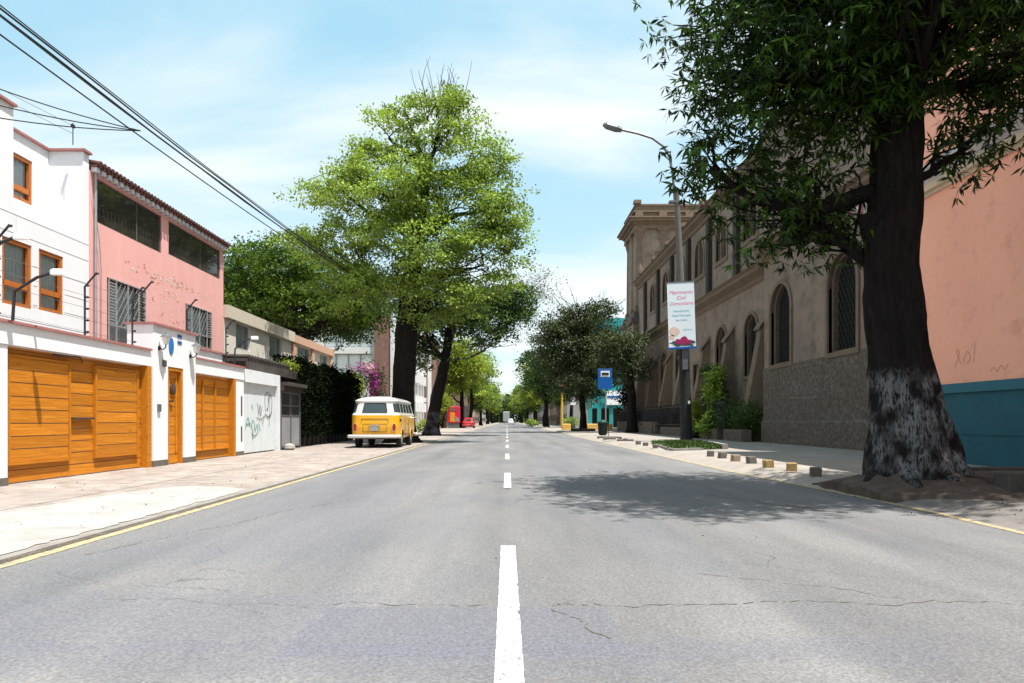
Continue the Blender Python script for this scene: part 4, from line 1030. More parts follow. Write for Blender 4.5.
pb = MB(); pb.box(HX - 6.1, HX + 0.18, 35.8, 43.85, 5.03, 5.42)
for yy in (35.82, 39.2, 43.3): pb.box(HX - 0.1, HX + 0.12, yy, yy + 0.4, zg, 5.025)
pb.build('trim', M['orangehouse'], ph_)
for q_ in q2: win_side(ph_, HX, *q_, depth=0.16, split=0, fm=M['alu'])

# white modern building with brown brick end
mbd = thing('apartment_building', 'white modern building with wide windows and brown brick corner beyond the trees', 'building', (-12.5, 60, 0))
x0, x1 = ptx(322, 60), ptx(375, 60)
w = MB(); P = YF(60)
holes = [rect(x0 + 0.1, x1 - 0.25, ptz(365, 60) - 0.9, ptz(353.5, 60)), rect(x0 + 0.1, x1 - 0.25, ptz(347, 60), ptz(329.5, 60))]
w.holed(P, rect(x0 - 4, x1, 0, ptz(327.5, 60)), holes, 0.5)
w.box(x0 - 4, x1, 60.5, 70, 0, ptz(327.6, 60) - .01)
w.build('wall', M['modern'], mbd)
for h in holes:
    f_ = MB(); (a, c), (b_, _), (_, d), _ = h
    f_.frame(P, h, grow(h, -0.08), 0.2, 0.3)
    for k in (1, 2, 3): xx = a + (b_ - a) * k / 4; f_.box(xx - 0.04, xx + 0.04, 60.2, 60.28, c, d)
    f_.box(a, b_, 60.21, 60.27, c + (d - c) * .3, c + (d - c) * .3 + 0.07)
    fo = f_.build('window', M['alu'], mbd)
    MB().box(a + .01, b_ - .01, 60.3, 60.33, c + .01, d - .01).build('pane', M['curtain'], fo)
w = MB(); w.box(x1 + 0.01, ptx(391, 60), 59.7, 70, 0, ptz(316, 60)); w.box(x0 - 4, x1, 61, 70, ptz(327.5, 60), ptz(318, 60))
w.build('brick_wall', M['brick'], mbd)
w = MB(); w.box(ptx(391, 60) + .01, ptx(391, 60) + .25, 59.6, 82, 0, ptz(319, 60))
for k in range(3):
    for j in range(8): w.box(ptx(391, 60) + .26, ptx(391, 60) + .6, 61 + j * 2.6, 62.8 + j * 2.6, 2 + k * 3, 3.0 + k * 3)
w.build('side_wall', M['modern'], mbd)
# pale buildings seen between the two big trunks
pbld = thing('pale_building', 'pale building with tall white piers seen between the two large trunks', 'building', (-11, 80, 0))
w = MB(); w.box(-18, -9.6, 82, 100, 0, 12); w.build('wall', M['brick'], pbld)
w = MB()
for k in range(6): w.box(-14 + k * 0.95, -13.6 + k * 0.95, 81.6, 81.99, 0, 12)
for z in (3.2, 6.4, 9.6): w.box(-14, -9.4, 81.7, 81.98, z, z + 0.5)
w.build('pier', M['modern'], pbld)
bwl = thing('brown_wall', 'brown street wall behind the red poster kiosk', 'wall', (-8.6, 104, 0))
MB().box(-12.5, -8.9, 104, 104.4, 0, 4.0).build('wall', M['brownwall'], bwl)
MB().box(-12.5, -8.86, 103.9, 104.5, 4.0, 4.15).build('coping', M['stub2'], bwl)
fl = thing('corner_building', 'ochre low building beyond the red poster kiosk', 'building', (-9, 125, 0))
MB().box(-20, -8.2, 124, 150, 0, 6).build('wall', M['brownwall'], fl)
f_ = MB()
for k in range(5): f_.box(-8.19, -8.1, 126 + k * 4.5, 128.5 + k * 4.5, 0.8, 4)
f_.build('window', M['canopy'], fl)

# ------------------------------------------------------------------ right: salmon building
SX = 9.6
sb = thing('salmon_building', 'salmon building with teal lower wall and cream cornice', 'building', (SX, 8, 0.1))
MB().box(SX, 22, -8, 18.25, 1.80, 6.1).build('wall', M['salmon'], sb)
d_ = MB(); d_.box(SX - 0.03, 22, -8, 18.26, 0.1, 0.72); d_.box(SX - 0.05, 22, -8, 18.27, 0.72, 0.78); d_.box(SX - 0.005, 22, -8, 18.24, 0.78, 1.60)
d_.build('dado', M['teal'], sb)
MB().box(SX - 0.06, 22, -8, 18.28, 1.60, 1.798).build('dado_cap', M['tealcap'], sb)
c_ = MB(); c_.box(SX - 0.06, 22, -8, 18.28, 6.1, 6.18); c_.box(SX - 0.16, 22, -8, 18.34, 6.18, 6.34)
c_.build('cornice', M['cream'], sb)
c_ = MB(); c_.prism([(SX - 0.16, 6.342), (SX - 0.42, 6.52), (SX - 0.42, 6.62), (SX + 0.3, 6.62), (SX + 0.3, 6.342)], lambda u, v, d: (u, d, v), -8, 18.4)
c_.build('upper_cornice', M['greycornice'], sb)
MB().box(SX + 0.05, 22, -8, 18.25, 6.63, 12.5).build('upper_wall', M['salmon'], sb)
MB().tube([(SX - 0.12, 18.0, 0.1), (SX - 0.12, 18.0, 5.9), (SX - 0.50, 18.0, 6.3), (SX - 0.50, 18.0, 6.7), (SX - 0.03, 18.0, 7.0), (SX - 0.03, 18.0, 12)], 0.06, 8).build('drainpipe', M['redtrim'], sb)
MB().tube([(SX - 0.5, -8, 6.75), (SX - 0.44, 8, 6.68), (SX - 0.5, 18.2, 6.75)], 0.02, 5).build('cable', M['cable'], sb)
scribble([[(15.0, 2.15), (14.85, 2.45), (14.95, 2.5), (14.8, 2.2)], [(14.75, 2.2), (14.6, 2.45), (14.5, 2.3), (14.6, 2.2)], [(14.4, 2.2), (14.35, 2.6)], [(13.9, 1.98), (13.8, 2.06), (13.7, 1.97), (13.6, 2.08), (13.5, 2.0), (13.4, 2.1)]], XR(SX), 0.007, 'graffiti', M['spray_brown'], sb)
q = random.Random(8); gs = []
for k in range(7):
    u, v = 11.9 + q.uniform(-.45, .45), 0.35 + q.uniform(-.1, .35); gs.append([(u, v), (u - .07, v + q.uniform(.05, .2)), (u - .14, v + q.uniform(-.1, .1))])
scribble(gs, XR(SX - 0.03), 0.006, 'graffiti', M['spray_black'], sb)

# ------------------------------------------------------------------ church
ch = thing('church', 'large old brown stone church with arched barred windows and tower', 'church', (10.9, 30, 0.1))
CX = 10.9; AX = 11.8; NX = 15.0
nearw = [(21.75, 23.7, 3.28, 6.45), (26.85, 28.85, 3.28, 6.45)]
w = MB()
w.holed(XR(CX), rect(18.35, 29.65, 3.2, 8.0), [arch(*q_) for q_ in nearw] + [rect(20.6, 21.3, 6.9, 7.5)], 0.35)
w.quad((CX, 29.65, 0.1), (22, 29.65, 0.1), (22, 29.65, 8), (CX, 29.65, 8)); w.quad((CX, 18.35, 0.1), (22, 18.35, 0.1), (22, 18.35, 8), (CX, 18.35, 8))
w.quad((CX, 18.35, 8), (22, 18.35, 8), (22, 29.65, 8), (CX, 29.65, 8))
w.box(11.5, 22, 18.4, 31.4, 8.3, 14.2)
w.build('chapel_wall', M['stone'], ch)
d_ = MB(); d_.box(CX - 0.10, CX + 0.3, 18.33, 29.75, 0.1, 0.95); d_.prism([(CX - 0.10, 0.951), (CX - 0.04, 1.02), (CX + 0.3, 1.02), (CX + .3, .951)], lambda u, v, d: (u, d, v), 18.33, 29.75)
d_.box(CX - 0.035, CX + 0.3, 18.34, 29.70, 1.021, 3.2)
d_.build('stone_dado', M['rough'], ch)
c_ = MB(); c_.prism([(CX, 7.7), (CX - .12, 7.8), (CX - .12, 7.95), (CX - .35, 8.1), (CX - .35, 8.25), (CX - .5, 8.3), (CX + .7, 8.3), (CX + .3, 7.7)], lambda u, v, d: (u, d, v), 18.3, 29.9)
c_.build('cornice', M['stone3'], ch)
def church_window(q_, X, P, bars=True, frame_w=0.16, arched=True):
    o_ = arch(*q_) if arched else rect(*q_)
    f_ = MB(); f_.frame(P, grow(o_, frame_w), o_, -0.07, 0.12); f_.frame(P, grow(o_, 0.03), grow(o_, -0.06), 0.10, 0.3)
    fo = f_.build('window', M['stone3'], ch)
    n = len(o_); MB().add([P(u, v, 0.3) for u, v in o_], [tuple(range(n))]).build('pane', M['leadglass'], fo)
    if bars:
        g_ = MB(); a, b_, z0, z1 = q_; r = (b_ - a) / 2; cu = (a + b_) / 2; vs = z1 - r
        def top(u): return vs + math.sqrt(max(0, r * r - (u - cu) ** 2)) if arched else z1
        s_ = 0.24; k = -40
        while k < 40:
            for sg in (1, -1):
                pts = []
                for j in range(0, 81):
                    u = a + (b_ - a) * j / 80; v = (z0 + k * s_ * 1.6 + sg * (u - a) * 1.6)
                    if z0 <= v <= top(u): pts.append((u, v))
                if len(pts) > 2: g_.tube([P(*pts[0], 0.16), P(*pts[-1], 0.16)], 0.011, 4, caps=False)
            k += 1
        g_.build('grille', M['galvdark'], fo)
M['leadglass'] = pmat('leaded_glass', (0.010, 0.010, 0.010), 0.8, 0.3, 6, 0, spec=0.1)
M['galvdark'] = pmat('dark_grille', (0.03, 0.028, 0.026), 0.7, 0.2, 6, 0)
for q_ in nearw: church_window(q_, CX, XR(CX))
church_window((20.6, 21.3, 6.9, 7.5), CX, XR(CX), False, 0.0, False)
# aisle
aw = [(32.9, 34.7, 3.2, 6.15), (37.5, 39.4, 3.2, 6.15), (47.0, 48.8, 3.2, 6.15), (51.4, 53.5, 3.2, 6.15), (56.0, 58.0, 3.2, 6.15)]
dw = (41.9, 44.1, 0.1, 4.5)
w = MB(); w.holed(XR(AX), rect(29.65, 66, 0.1, 7.7), [arch(*q_) for q_ in aw] + [[(dw[0], 0.11), (dw[1], .11), (dw[1], dw[3]), (dw[0], dw[3])]], 0.35)
w.quad((AX, 66, .1), (NX, 66, .1), (NX, 66, 8.4), (AX, 66, 7.7)); w.quad((AX, 29.65, 7.7), (AX, 66, 7.7), (NX, 66, 8.4), (NX, 31, 8.4))
w.build('aisle_wall', M['stone'], ch)
c_ = MB(); c_.prism([(AX, 7.45), (AX - .1, 7.55), (AX - .1, 7.7), (AX - .45, 7.9), (AX - .45, 8.05), (AX - .6, 8.15), (AX + .5, 8.2), (AX + .3, 7.45)], lambda u, v, d: (u, d, v), 29.95, 66)
c_.build('cornice', M['stone3'], ch)
for q_ in aw: church_window(q_, AX, XR(AX), bars=q_[0] < 40)
dr_ = MB(); P = XR(AX); o_ = [(dw[0], 0.11), (dw[1], .11), (dw[1], dw[3]), (dw[0], dw[3])]
dr_.frame(P, grow(o_, 0.2), o_, -0.08, 0.1); do = dr_.build('door', M['stone3'], ch)
d2 = MB(); d2.box(AX + 0.25, AX + 0.33, dw[0], dw[1], 0.12, dw[3]);
for k in range(1, 8): d2.box(AX + 0.22, AX + 0.25, dw[0] + k * .275 - .02, dw[0] + k * .275 + .02, .12, dw[3])
for z in (1.0, 2.0, 3.0, 4.0): d2.box(AX + 0.215, AX + 0.249, dw[0], dw[1], z, z + .08)
d2.build('door_leaf', M['darkwood'], do)
for Yb in (31.4, 36.3, 40.7, 45.6, 49.9, 54.8, 60):
    b_ = MB(); b_.prism([(AX, 0.1), (AX - 1.15, 0.1), (AX - 1.05, 1.5), (AX - 0.45, 4.7), (AX - 0.42, 5.1), (AX, 5.75)], lambda u, v, d: (u, d, v), Yb, Yb + 0.55)
    b_.prism([(AX, 5.78), (AX - 0.52, 5.12), (AX - 0.52, 5.2), (AX, 5.95)], lambda u, v, d: (u, d, v), Yb - 0.08, Yb + 0.63)
    b_.build('buttress', M['stone3'], ch)
# nave
nw = [(y0, y0 + 2.3, 12.3, 15.0) for y0 in (42.0, 47.8, 53.4, 59.2, 64.9, 70.8)] + [(33.5, 35.8, 12.3, 15.0)]
w = MB(); w.holed(XR(NX), rect(31, 79.9, 8.0, 16.3), [arch(*q_) for q_ in nw], 0.4)
w.quad((NX, 31, 8), (28, 31, 8), (28, 31, 16.3), (NX, 31, 16.3)); w.quad((NX, 31, 16.3), (NX, 79.9, 16.3), (28, 79.9, 18.5), (28, 31, 18.5))
w.quad((NX, 66, .1), (NX, 79.9, .1), (NX, 79.9, 8), (NX, 66, 8))
w.build('nave_wall', M['stone'], ch)
for q_ in nw:
    church_window(q_, NX, XR(NX), False, 0.3)
    mm = MB(); cu = (q_[0] + q_[1]) / 2; mm.box(NX - 0.06, NX + 0.2, cu - 0.09, cu + 0.09, q_[2], q_[3] - .1); mm.build('mullion', M['stone3'], ch)
for yy in (38.7, 45.0, 51.2, 57.0, 62.8, 68.6, 75): MB().box(NX - 0.28, NX - .003, yy, yy + 0.7, 8.2, 15.85).build('pilaster', M['pilaster'], ch)
c_ = MB(); c_.prism([(NX, 15.9), (NX - .15, 16.0), (NX - .15, 16.2), (NX - .5, 16.45), (NX - .5, 16.65), (NX - .7, 16.75), (NX + .6, 16.8), (NX + .3, 15.9)], lambda u, v, d: (u, d, v), 31.0, 79.8)
for yy in (38.7, 45.0, 51.2, 57.0, 62.8, 68.6, 75): c_.box(NX - 0.8, NX + 0.2, yy - .1, yy + 0.7, 16.82, 17.15)
c_.build('cornice', M['stone3'], ch)
# tower
TX0, TX1, TY0, TY1 = 14.7, 22.6, 80, 87.5
tw = thing('church_tower', 'square stone church tower with columns and heavy stepped cornice', 'tower', (TX0, TY0, 0.1))
w = MB(); w.box(TX0 + .3, TX1, TY0 + .3, TY1 - .3, 0.1, 23.0); w.box(TX0 - 0.3, TX1, TY0 - .3, TY1, 0.1, 12.2)
w.build('wall', M['stone'], tw)
lg = MB(); lg.box(TX0 - 0.6, TX1, TY0 - .6, TY1 + .3, 12.2, 12.8); lg.box(TX0 - 0.2, TX1, TY0 - .25, TY1, 12.8, 13.5); lg.build('ledge', M['stone2'], tw)
for (xa, ya) in ((TX0, TY0), (TX0 + 2.6, TY0), (TX0 + 5.2, TY0), (TX0, TY0 + 3.0), (TX0, TY1 - 1.3)):
    p_ = MB(); p_.box(xa, xa + 1.1, ya, ya + 1.1, 13.5, 14.2); p_.lathe((xa + .55, ya + .55, 14.2), [(.52, 0), (.45, .2), (.42, 4), (.37, 7.6)], 12)
    p_.lathe((xa + .55, ya + .55, 21.8), [(.40, 0), (.46, .3), (.62, .85), (.70, 1.0)], 8); p_.box(xa - .1, xa + 1.2, ya - .1, ya + 1.2, 22.8, 23.0)
    p_.build('column', M['stone3'], tw)
c_ = MB()
for (o1, z0, z1) in ((0.05, 23.0, 23.5), (0.25, 23.5, 23.75), (0.65, 23.75, 24.05), (0.85, 24.05, 24.2), (0.1, 24.2, 24.8), (0.3, 24.8, 25.0), (-0.05, 25.0, 25.6), (0.08, 25.6, 25.8)):
    c_.box(TX0 - o1, TX1 + o1, TY0 - o1, TY1 + o1, z0 + .001, z1)
for xx in (TX0 - .1, TX0 + 2.6, TX0 + 5.6): c_.box(xx, xx + .9, TY0 - .45, TY0 + .3, 24.21, 24.95)
c_.box(TX0 - .2, TX0 + .6, TY0 - .35, TY0 + .5, 25.81, 26.2)
c_.build('cornice', M['stone3'], tw)
MB().box(TX0 + 2.3, TX0 + 3.9 + .4, TY0 + .26, TY0 + .31, 14, 20.5).build('louvre', M['stone2'], tw)
# graffiti traces on the dado
scribble([[(26.2, 3.25), (26.3, 3.5), (26.1, 3.3), (26.0, 3.55), (25.8, 3.35), (25.6, 3.5), (25.4, 3.3), (25.2, 3.3)], [(25.9, 3.6), (25.7, 3.3)]], XR(CX), 0.02, 'graffiti', M['spray_white'], ch)
scribble([[(26.8, 2.2), (26.5, 2.5), (26.3, 2.1), (26.1, 2.4)], [(26.0, 2.0), (25.8, 2.3), (25.6, 2.0), (25.3, 2.3), (25.0, 2.0), (24.7, 2.15), (24.4, 2.0)], [(26.9, 1.9), (25.8, 1.85), (24.6, 1.85)]], XR(CX - 0.035), 0.016, 'graffiti', M['spray_white'], ch)

# garden wall and railings in front of the aisle
for (ya, yb, lab) in ((30.0, 32.6, 'low stone garden wall section beside the chapel corner'), (33.6, 39.5, 'low stone garden wall section below the leafy plants'), (39.9, 46.0, 'low stone garden wall section left of the banner pole'), (47.6, 64, 'long low stone garden wall section running to the far church end')):
    t = thing('garden_wall', lab, 'wall', (10.3, ya, 0.1), 'low garden wall sections in front of church')
    MB().cbox(10.05, 10.5, ya, yb, 0.1, 0.62 if ya < 47 else 0.95, 0.03).build('wall', M['rough'], t)
rl = thing('iron_railing', 'black iron railing above the low garden wall of church', 'railing', (10.3, 36, 0.5))
b_ = MB()
for i in range(240):
    yy = 33 + i * 0.13
    b_.tube([(10.28, yy, 0.5), (10.28, yy, 2.0)], 0.012, 4, caps=False)
for z in (0.75, 1.85): b_.box(10.26, 10.30, 33, 64, z, z + 0.04)
b_.build('bars', M['black'], rl)

# ------------------------------------------------------------------ street lamp with banner
lp = thing('street_lamp', 'tall concrete street lamp pole with curved arm before the church', 'street lamp', (7.85, 30.7, 0.1))
LY = 30.7
def LP(px, py, Y=LY): return (ptx(px, Y), Y, ptz(py, Y))
MB().tube([LP(686.5, 441.5), LP(684, 346)], [0.26, 0.22], 16).build('lower_shaft', M['poledark'], lp)
MB().tube([LP(684, 346), LP(676.5, 190)], [0.17, 0.11], 16).build('upper_shaft', M['concretepole'], lp)
pts = [LP(675, 205), LP(674, 190), LP(672.5, 172), LP(669, 156), LP(663, 146), LP(652, 138), LP(638, 133.5), LP(618, 129)]
MB().tube(pts, 0.055, 8).build('arm', M['galv'], lp)
for a, b in ((203, 201), (191.5, 190)): MB().box(ptx(669, LY), ptx(684, LY), LY - .12, LY + .12, ptz(a, LY), ptz(b, LY)).build('clamp', M['galv'], lp)
h0 = Vector(LP(622, 130.2)); h1 = Vector(LP(603, 124.5))
hd = MB(); hd.tube([h0, h0.lerp(h1, .3), h0.lerp(h1, .8), h1], [.10, .17, .16, .07], 8); hd.build('lamp_head', M['galv'], lp)
MB().box(ptx(681, LY), ptx(686, LY), LY - .32, LY - .22, ptz(370, LY), ptz(349, LY)).build('label_plate', M['galv'], lp)
MB().box(ptx(686.5, LY), ptx(688.5, LY), LY - .30, LY - .25, ptz(404, LY), ptz(401, LY)).build('sticker', M['signwhite'], lp)
ba = thing('banner', 'pale blue wedding banner hanging on the lamp pole', 'banner', LP(681, 315, 30.3))
BY = 30.3
def BP(u, v, d):   # u in metres from left, v metres up from bottom, banner leans slightly like the pole
    f = v / 2.9
    x = ptx(669, BY) * (1 - f) + ptx(666.8, BY) * f + u
    z = ptz(349, BY) + v + u * 0.055
    return (x, BY + d, z)
W_, H_ = 1.17, 2.86
MB().prism(rect(0, W_, 0, H_), BP, 0, 0.012).build('cloth', M['banner'], ba)
MB().prism(rect(-0.03, W_ + 0.03, -0.03, 0.06), BP, -0.012, 0.024).build('bottom_strip', M['signblue'], ba)
MB().prism(rect(-0.03, W_ + 0.03, H_ - .01, H_ + 0.03), BP, -0.012, 0.024).build('top_rod', M['galv'], ba)
for s_, z, sz in (('Matrimonio', 2.42, 0.215), ('Civil', 2.18, 0.22), ('Comunitario', 1.94, 0.20)):
    text_mesh(s_, sz, BP, W_ / 2, z, 'lettering', M['magenta'], ba, -0.004, shear=0.3)
for s_, z in (('Inscripciones', 1.62), ('Plaza Municipal', 1.42), ('San Isidro', 1.22)):
    text_mesh(s_, 0.13, BP, W_ / 2, z, 'lettering', M['tealprint'], ba, -0.004)
text_mesh('Informes', 0.11, BP, W_ * .72, 0.80, 'lettering', M['tealprint'], ba, -0.004)
def ell(cu, cv, ru, rv, name, mat, d=-0.004, seed=1, j=0.0):
    pl = blob(cu, cv, ru, rv, 22, seed, 2, j); MB().add([BP(u, v, d) for u, v in pl], [tuple(range(22))]).build(name, mat, ba)
ell(0.26, 0.74, 0.24, 0.19, 'printed_hands', M['skinprint'], seed=4, j=.1)
ell(0.14, 0.50, 0.13, 0.11, 'printed_hands', M['skinprint'], seed=8, j=.15)
ell(0.60, 0.20, 0.50, 0.13, 'printed_leaves', M['leafprint'], -0.005, 5, .35)
for i, (u, v, r_) in enumerate(((0.40, .30, .14), (0.66, .38, .16), (0.86, .27, .12), (.6, .22, .12))): ell(u, v, r_, r_ * .8, 'printed_flower', M['flowerprint'], -0.007 - .001 * i, 9 + i, .15)

# ------------------------------------------------------------------ kerbside stubs, bed, slab
stubs = [(711.5, 456.7, 1, 'furthest grey-brown', 0), (723, 458.5, 1, '', 0), (736.7, 461.5, 0, '', 0), (753, 463.7, 1, '', 0), (770, 467.8, 2, '', 0), (793.7, 471.5, 2, '', 0), (817.8, 476.7, 1, '', 0)]
slab_l = ['brown stone stub nearest the grass bed on right pavement', 'grey-brown stone stub second from the grass bed', 'tan stone stub third from the grass bed', 'dark brown stone stub in the middle of the pavement row',
          'ochre painted stone stub, third from the big whitewashed trunk', 'ochre painted stone stub, second from the big whitewashed trunk', 'dark tilted stone stub nearest the big whitewashed trunk']
smat = [M['stub2'], M['stub2'], M['stub1'], M['stub2'], M['stub3'], M['stub3'], M['stub2']]
stubs += [(646, 446.0, 1, '', 0), (638.5, 444.6, 1, '', 0), (626, 441.2, 1, '', 0), (620.5, 439.6, 1, '', 0), (656, 448.3, 1, '', 0)]
slab_l += ['short dark stone stub just left of the grass bed', 'short dark stone stub second left of the grass bed', 'short dark stone stub fourth left of the grass bed, nearer the green bin', 'farthest small dark stone stub, closest to the green bin', 'short stone stub touching the left corner of the grass bed']
smat += [M['stub2']] * 5
q = random.Random(3)
for (px, py, _, _, _), lab, mt in zip(stubs, slab_l, smat):
    Y = 0.9 * 700 / (py - 421); X = (px - 507) * Y / 700
    mb = MB(); s_ = 0.085; a = q.uniform(-.35, .35); tl = q.uniform(-.02, .02)
    h = 0.15 if Y < 20 else 0.13
    n0 = len(mb.v); mb.cbox(-s_, s_, -s_, s_, -0.02, h, 0.014)
    mb.v = [(X + (x + tl * z * 8) * math.cos(a) - y_ * math.sin(a) + q.uniform(-.004, .004), Y + s_ + x * math.sin(a) + y_ * math.cos(a), 0.10 + z + q.uniform(-.004, .004)) for x, y_, z in mb.v]
    tag(mb.build('stone_stub', mt, None, org=(X, Y, 0.1)), lab, 'stone stub', 'stone stubs along the right pavement')
# grass bed
bed = [(4.95, 21.2), (6.9, 22.4), (7.7, 28.5), (5.7, 27.8)]
g = MB(); g.add([(x, y_, 0.112) for x, y_ in bed], [(0, 1, 2, 3)]); o = struct(g, 'planting_bed', M['soil'])
rng = np.random.default_rng(5)
uv = rng.uniform(0.02, .98, (5200, 2))
B = [np.array(b_) for b_ in bed]
gp = (B[0] * (1 - uv[:, :1]) + B[1] * uv[:, :1]) * (1 - uv[:, 1:]) + (B[3] * (1 - uv[:, :1]) + B[2] * uv[:, :1]) * uv[:, 1:]
pos = np.concatenate([gp, np.full((5200, 1), 0.11)], axis=1)
o = leaf_mesh('grass', pos, M['leaf_mid'], 0.17, None, droop=-1.1, width=0.25, seed=3); o['kind'] = 'stuff'; o['label'] = 'patchy low grass in the kerbside bed by the lamp pole'
t = thing('bed_edging', 'broken concrete edging around the kerbside grass bed', 'edging', (6, 24, .1))
for (a, b_) in (((6.95, 22.3), (7.35, 25.0)), ((7.4, 25.2), (7.72, 28.4)), ((4.95, 21.1), (6.0, 21.7)), ((5.0, 21.4), (5.5, 25.5))):
    m_ = MB(); a = Vector((*a, 0)); b2 = Vector((*b_, 0)); d = (b2 - a).normalized() * 1.0; n_ = Vector((-d.y, d.x, 0)) * 0.09
    z0, z1 = 0.09, (0.26 if a.x > 6.5 else 0.17)
    m_.add([(p.x, p.y, z) for z in (z0, z1) for p in (a - n_, b2 - n_, b2 + n_, a + n_)], [(3, 2, 1, 0), (4, 5, 6, 7), (0, 1, 5, 4), (1, 2, 6, 5), (2, 3, 7, 6), (3, 0, 4, 7)])
    m_.build('kerb_stone', M['kerb'], t)
for (x, y_, sx, lab) in ((5.3, 31.2, .35, 'dark broken kerb piece near the pavement stubs beyond grass bed'), (5.35, 36.6, .6, 'flat dark kerb slab in front of the green bin'), (5.0, 34, .3, 'small dark kerb piece between two others beyond grass bed')):
    tag(MB().cbox(x - sx, x + sx, y_, y_ + 0.35, 0.10, 0.19, .02).build('kerb_piece', M['stub2'], None, org=(x, y_, .1)), lab, 'kerb piece', 'loose kerb pieces on right pavement')
# slab bench beside the near tree
sl = thing('planter_edge', 'low dark concrete planter edge beside the big whitewashed trunk', 'planter', (6.8, 8.6, 0.1))
M['slab'] = pmat('slab_concrete', (0.075, 0.068, 0.06), 0.95, 0.25, 4, 0.6, 20)
MB().cbox(5.95, 8.6, 8.30, 8.57, 0.10, 0.39, 0.02).build('front_edge', M['slab'], sl)
MB().cbox(5.9, 8.6, 9.9, 10.15, 0.10, 0.34, 0.02).build('rear_edge', M['slab'], sl)
MB().cbox(8.35, 8.6, 8.63, 9.89, 0.10, 0.335, 0.02).build('side_edge', M['slab'], sl)
MB().box(5.96, 8.34, 8.58, 9.89, 0.10, 0.30).build('soil', M['soil'], sl)
# root mound
g = MB(); n1, n2 = 16, 48; vs = [(5.5, 9.35, 0.34)]; fs = []
q = random.Random(9); ph = [q.uniform(0, 6) for _ in range(5)]
for i in range(1, n1 + 1):
    f = i / n1
    for k in range(n2):
        a = 2 * math.pi * k / n2
        Rr = 1.5 * (1 + 0.22 * math.sin(2 * a + ph[0]) + .12 * math.sin(5 * a + ph[1]))
        x = 5.5 + Rr * f * math.cos(a) * 1.0; y_ = 9.35 + Rr * f * math.sin(a) * 1.0
        x = max(x, 4.69 + .03 * math.sin(y_ * 9))
        z = 0.108 + 0.26 * (1 - f) ** 1.1 + 0.035 * math.sin(x * 11 + y_ * 5) * (1 - f) + 0.03 * math.sin(y_ * 17 - x * 8) * (1 - f) + 0.015 * math.sin(7 * a) * (1 - f)
        z -= max(0, 5.15 - x) * .17; z = max(z, .012) if i < n1 else -0.03
        vs.append((x, y_, z))
for k in range(n2): fs.append((0, 1 + k, 1 + (k + 1) % n2))
for i in range(n1 - 1):
    for k in range(n2): fs.append((1 + i * n2 + k, 1 + (i + 1) * n2 + k, 1 + (i + 1) * n2 + (k + 1) % n2, 1 + i * n2 + (k + 1) % n2))
g.add(vs, fs); struct(g, 'soil_mound', M['soil'], True)

# ------------------------------------------------------------------ vehicles
def rrloop(hw, y0, y1, r, ns=10, nl=40, nc=6):
    pts = []
    L = []
    def seg(a, b_, n):
        for i in range(n): L.append((a[0] + (b_[0] - a[0]) * i / n, a[1] + (b_[1] - a[1]) * i / n))
    def cor(cx, cy, a0):
        for i in range(nc): a = a0 + math.pi / 2 * i / nc; L.append((cx + r * math.cos(a), cy + r * math.sin(a)))
    seg((-hw + r, y0), (hw - r, y0), ns); cor(hw - r, y0 + r, -math.pi / 2)
    seg((hw, y0 + r), (hw, y1 - r), nl); cor(hw - r, y1 - r, 0)
    seg((hw - r, y1), (-hw + r, y1), ns); cor(-hw + r, y1 - r, math.pi / 2)
    seg((-hw, y1 - r), (-hw, y0 + r), nl); cor(-hw + r, y0 + r, math.pi)
    return L
def interp(levels, z):
    for a, b_ in zip(levels[:-1], levels[1:]):
        if a[0] <= z <= b_[0]:
            f = (z - a[0]) / (b_[0] - a[0] or 1); return [x * (1 - f) + y_ * f for x, y_ in zip(a, b_)]
    return levels[-1] if z > levels[-1][0] else levels[0]
def shell(mb, levels, zs, ox, oy, oz, holes=(), off=0.0, cap=True):
    rows = []
    for z in zs:
        _, hw, y0, y1, r = interp(levels, z)
        rows.append([(x, y_, z) for x, y_ in rrloop(hw + off, y0 - off, y1 + off, r)])
    n = len(rows[0]); b = len(mb.v)
    for row in rows: mb.v += [(ox + x, oy + y_, oz + z) for x, y_, z in row]
    for i in range(len(rows) - 1):
        for k in range(n):
            k2 = (k + 1) % n
            cy = (rows[i][k][1] + rows[i][k2][1] + rows[i + 1][k][1] + rows[i + 1][k2][1]) / 4; cz = (zs[i] + zs[i + 1]) / 2
            cx = rows[i][k][0]
            if any(abs(cx) > 0.5 and (cy - hy) ** 2 + (cz - hz) ** 2 < hr * hr for hy, hz, hr in holes): continue
            mb.f.append([b + i * n + k, b + i * n + k2, b + (i + 1) * n + k2, b + (i + 1) * n + k]); mb.m.append(mb.mi)
    if cap: mb.f.append([b + (len(rows) - 1) * n + k for k in range(n)]); mb.m.append(mb.mi)
def glass_patch(levels, k0, k1, z0, z1, ox, oy, oz, name, mat, parent, off=0.008, rim=None):
    mb = MB(); zs = [z0 + (z1 - z0) * i / 4 for i in range(5)]
    n = len(rrloop(1, 0, 4, .2)); ks = [k % n for k in range(k0, k1 + 1)]
    rows = []
    for z in zs:
        _, hw, y0, y1, r = interp(levels, z); lo = rrloop(hw + off, y0 - off, y1 + off, r); rows.append([(ox + lo[k][0], oy + lo[k][1], oz + z) for k in ks])
    m = len(ks)
    mb.add([p for r_ in rows for p in r_], [(i * m + k, i * m + k + 1, (i + 1) * m + k + 1, (i + 1) * m + k) for i in range(4) for k in range(m - 1)])
    return mb.build(name, mat, parent, smooth=True)
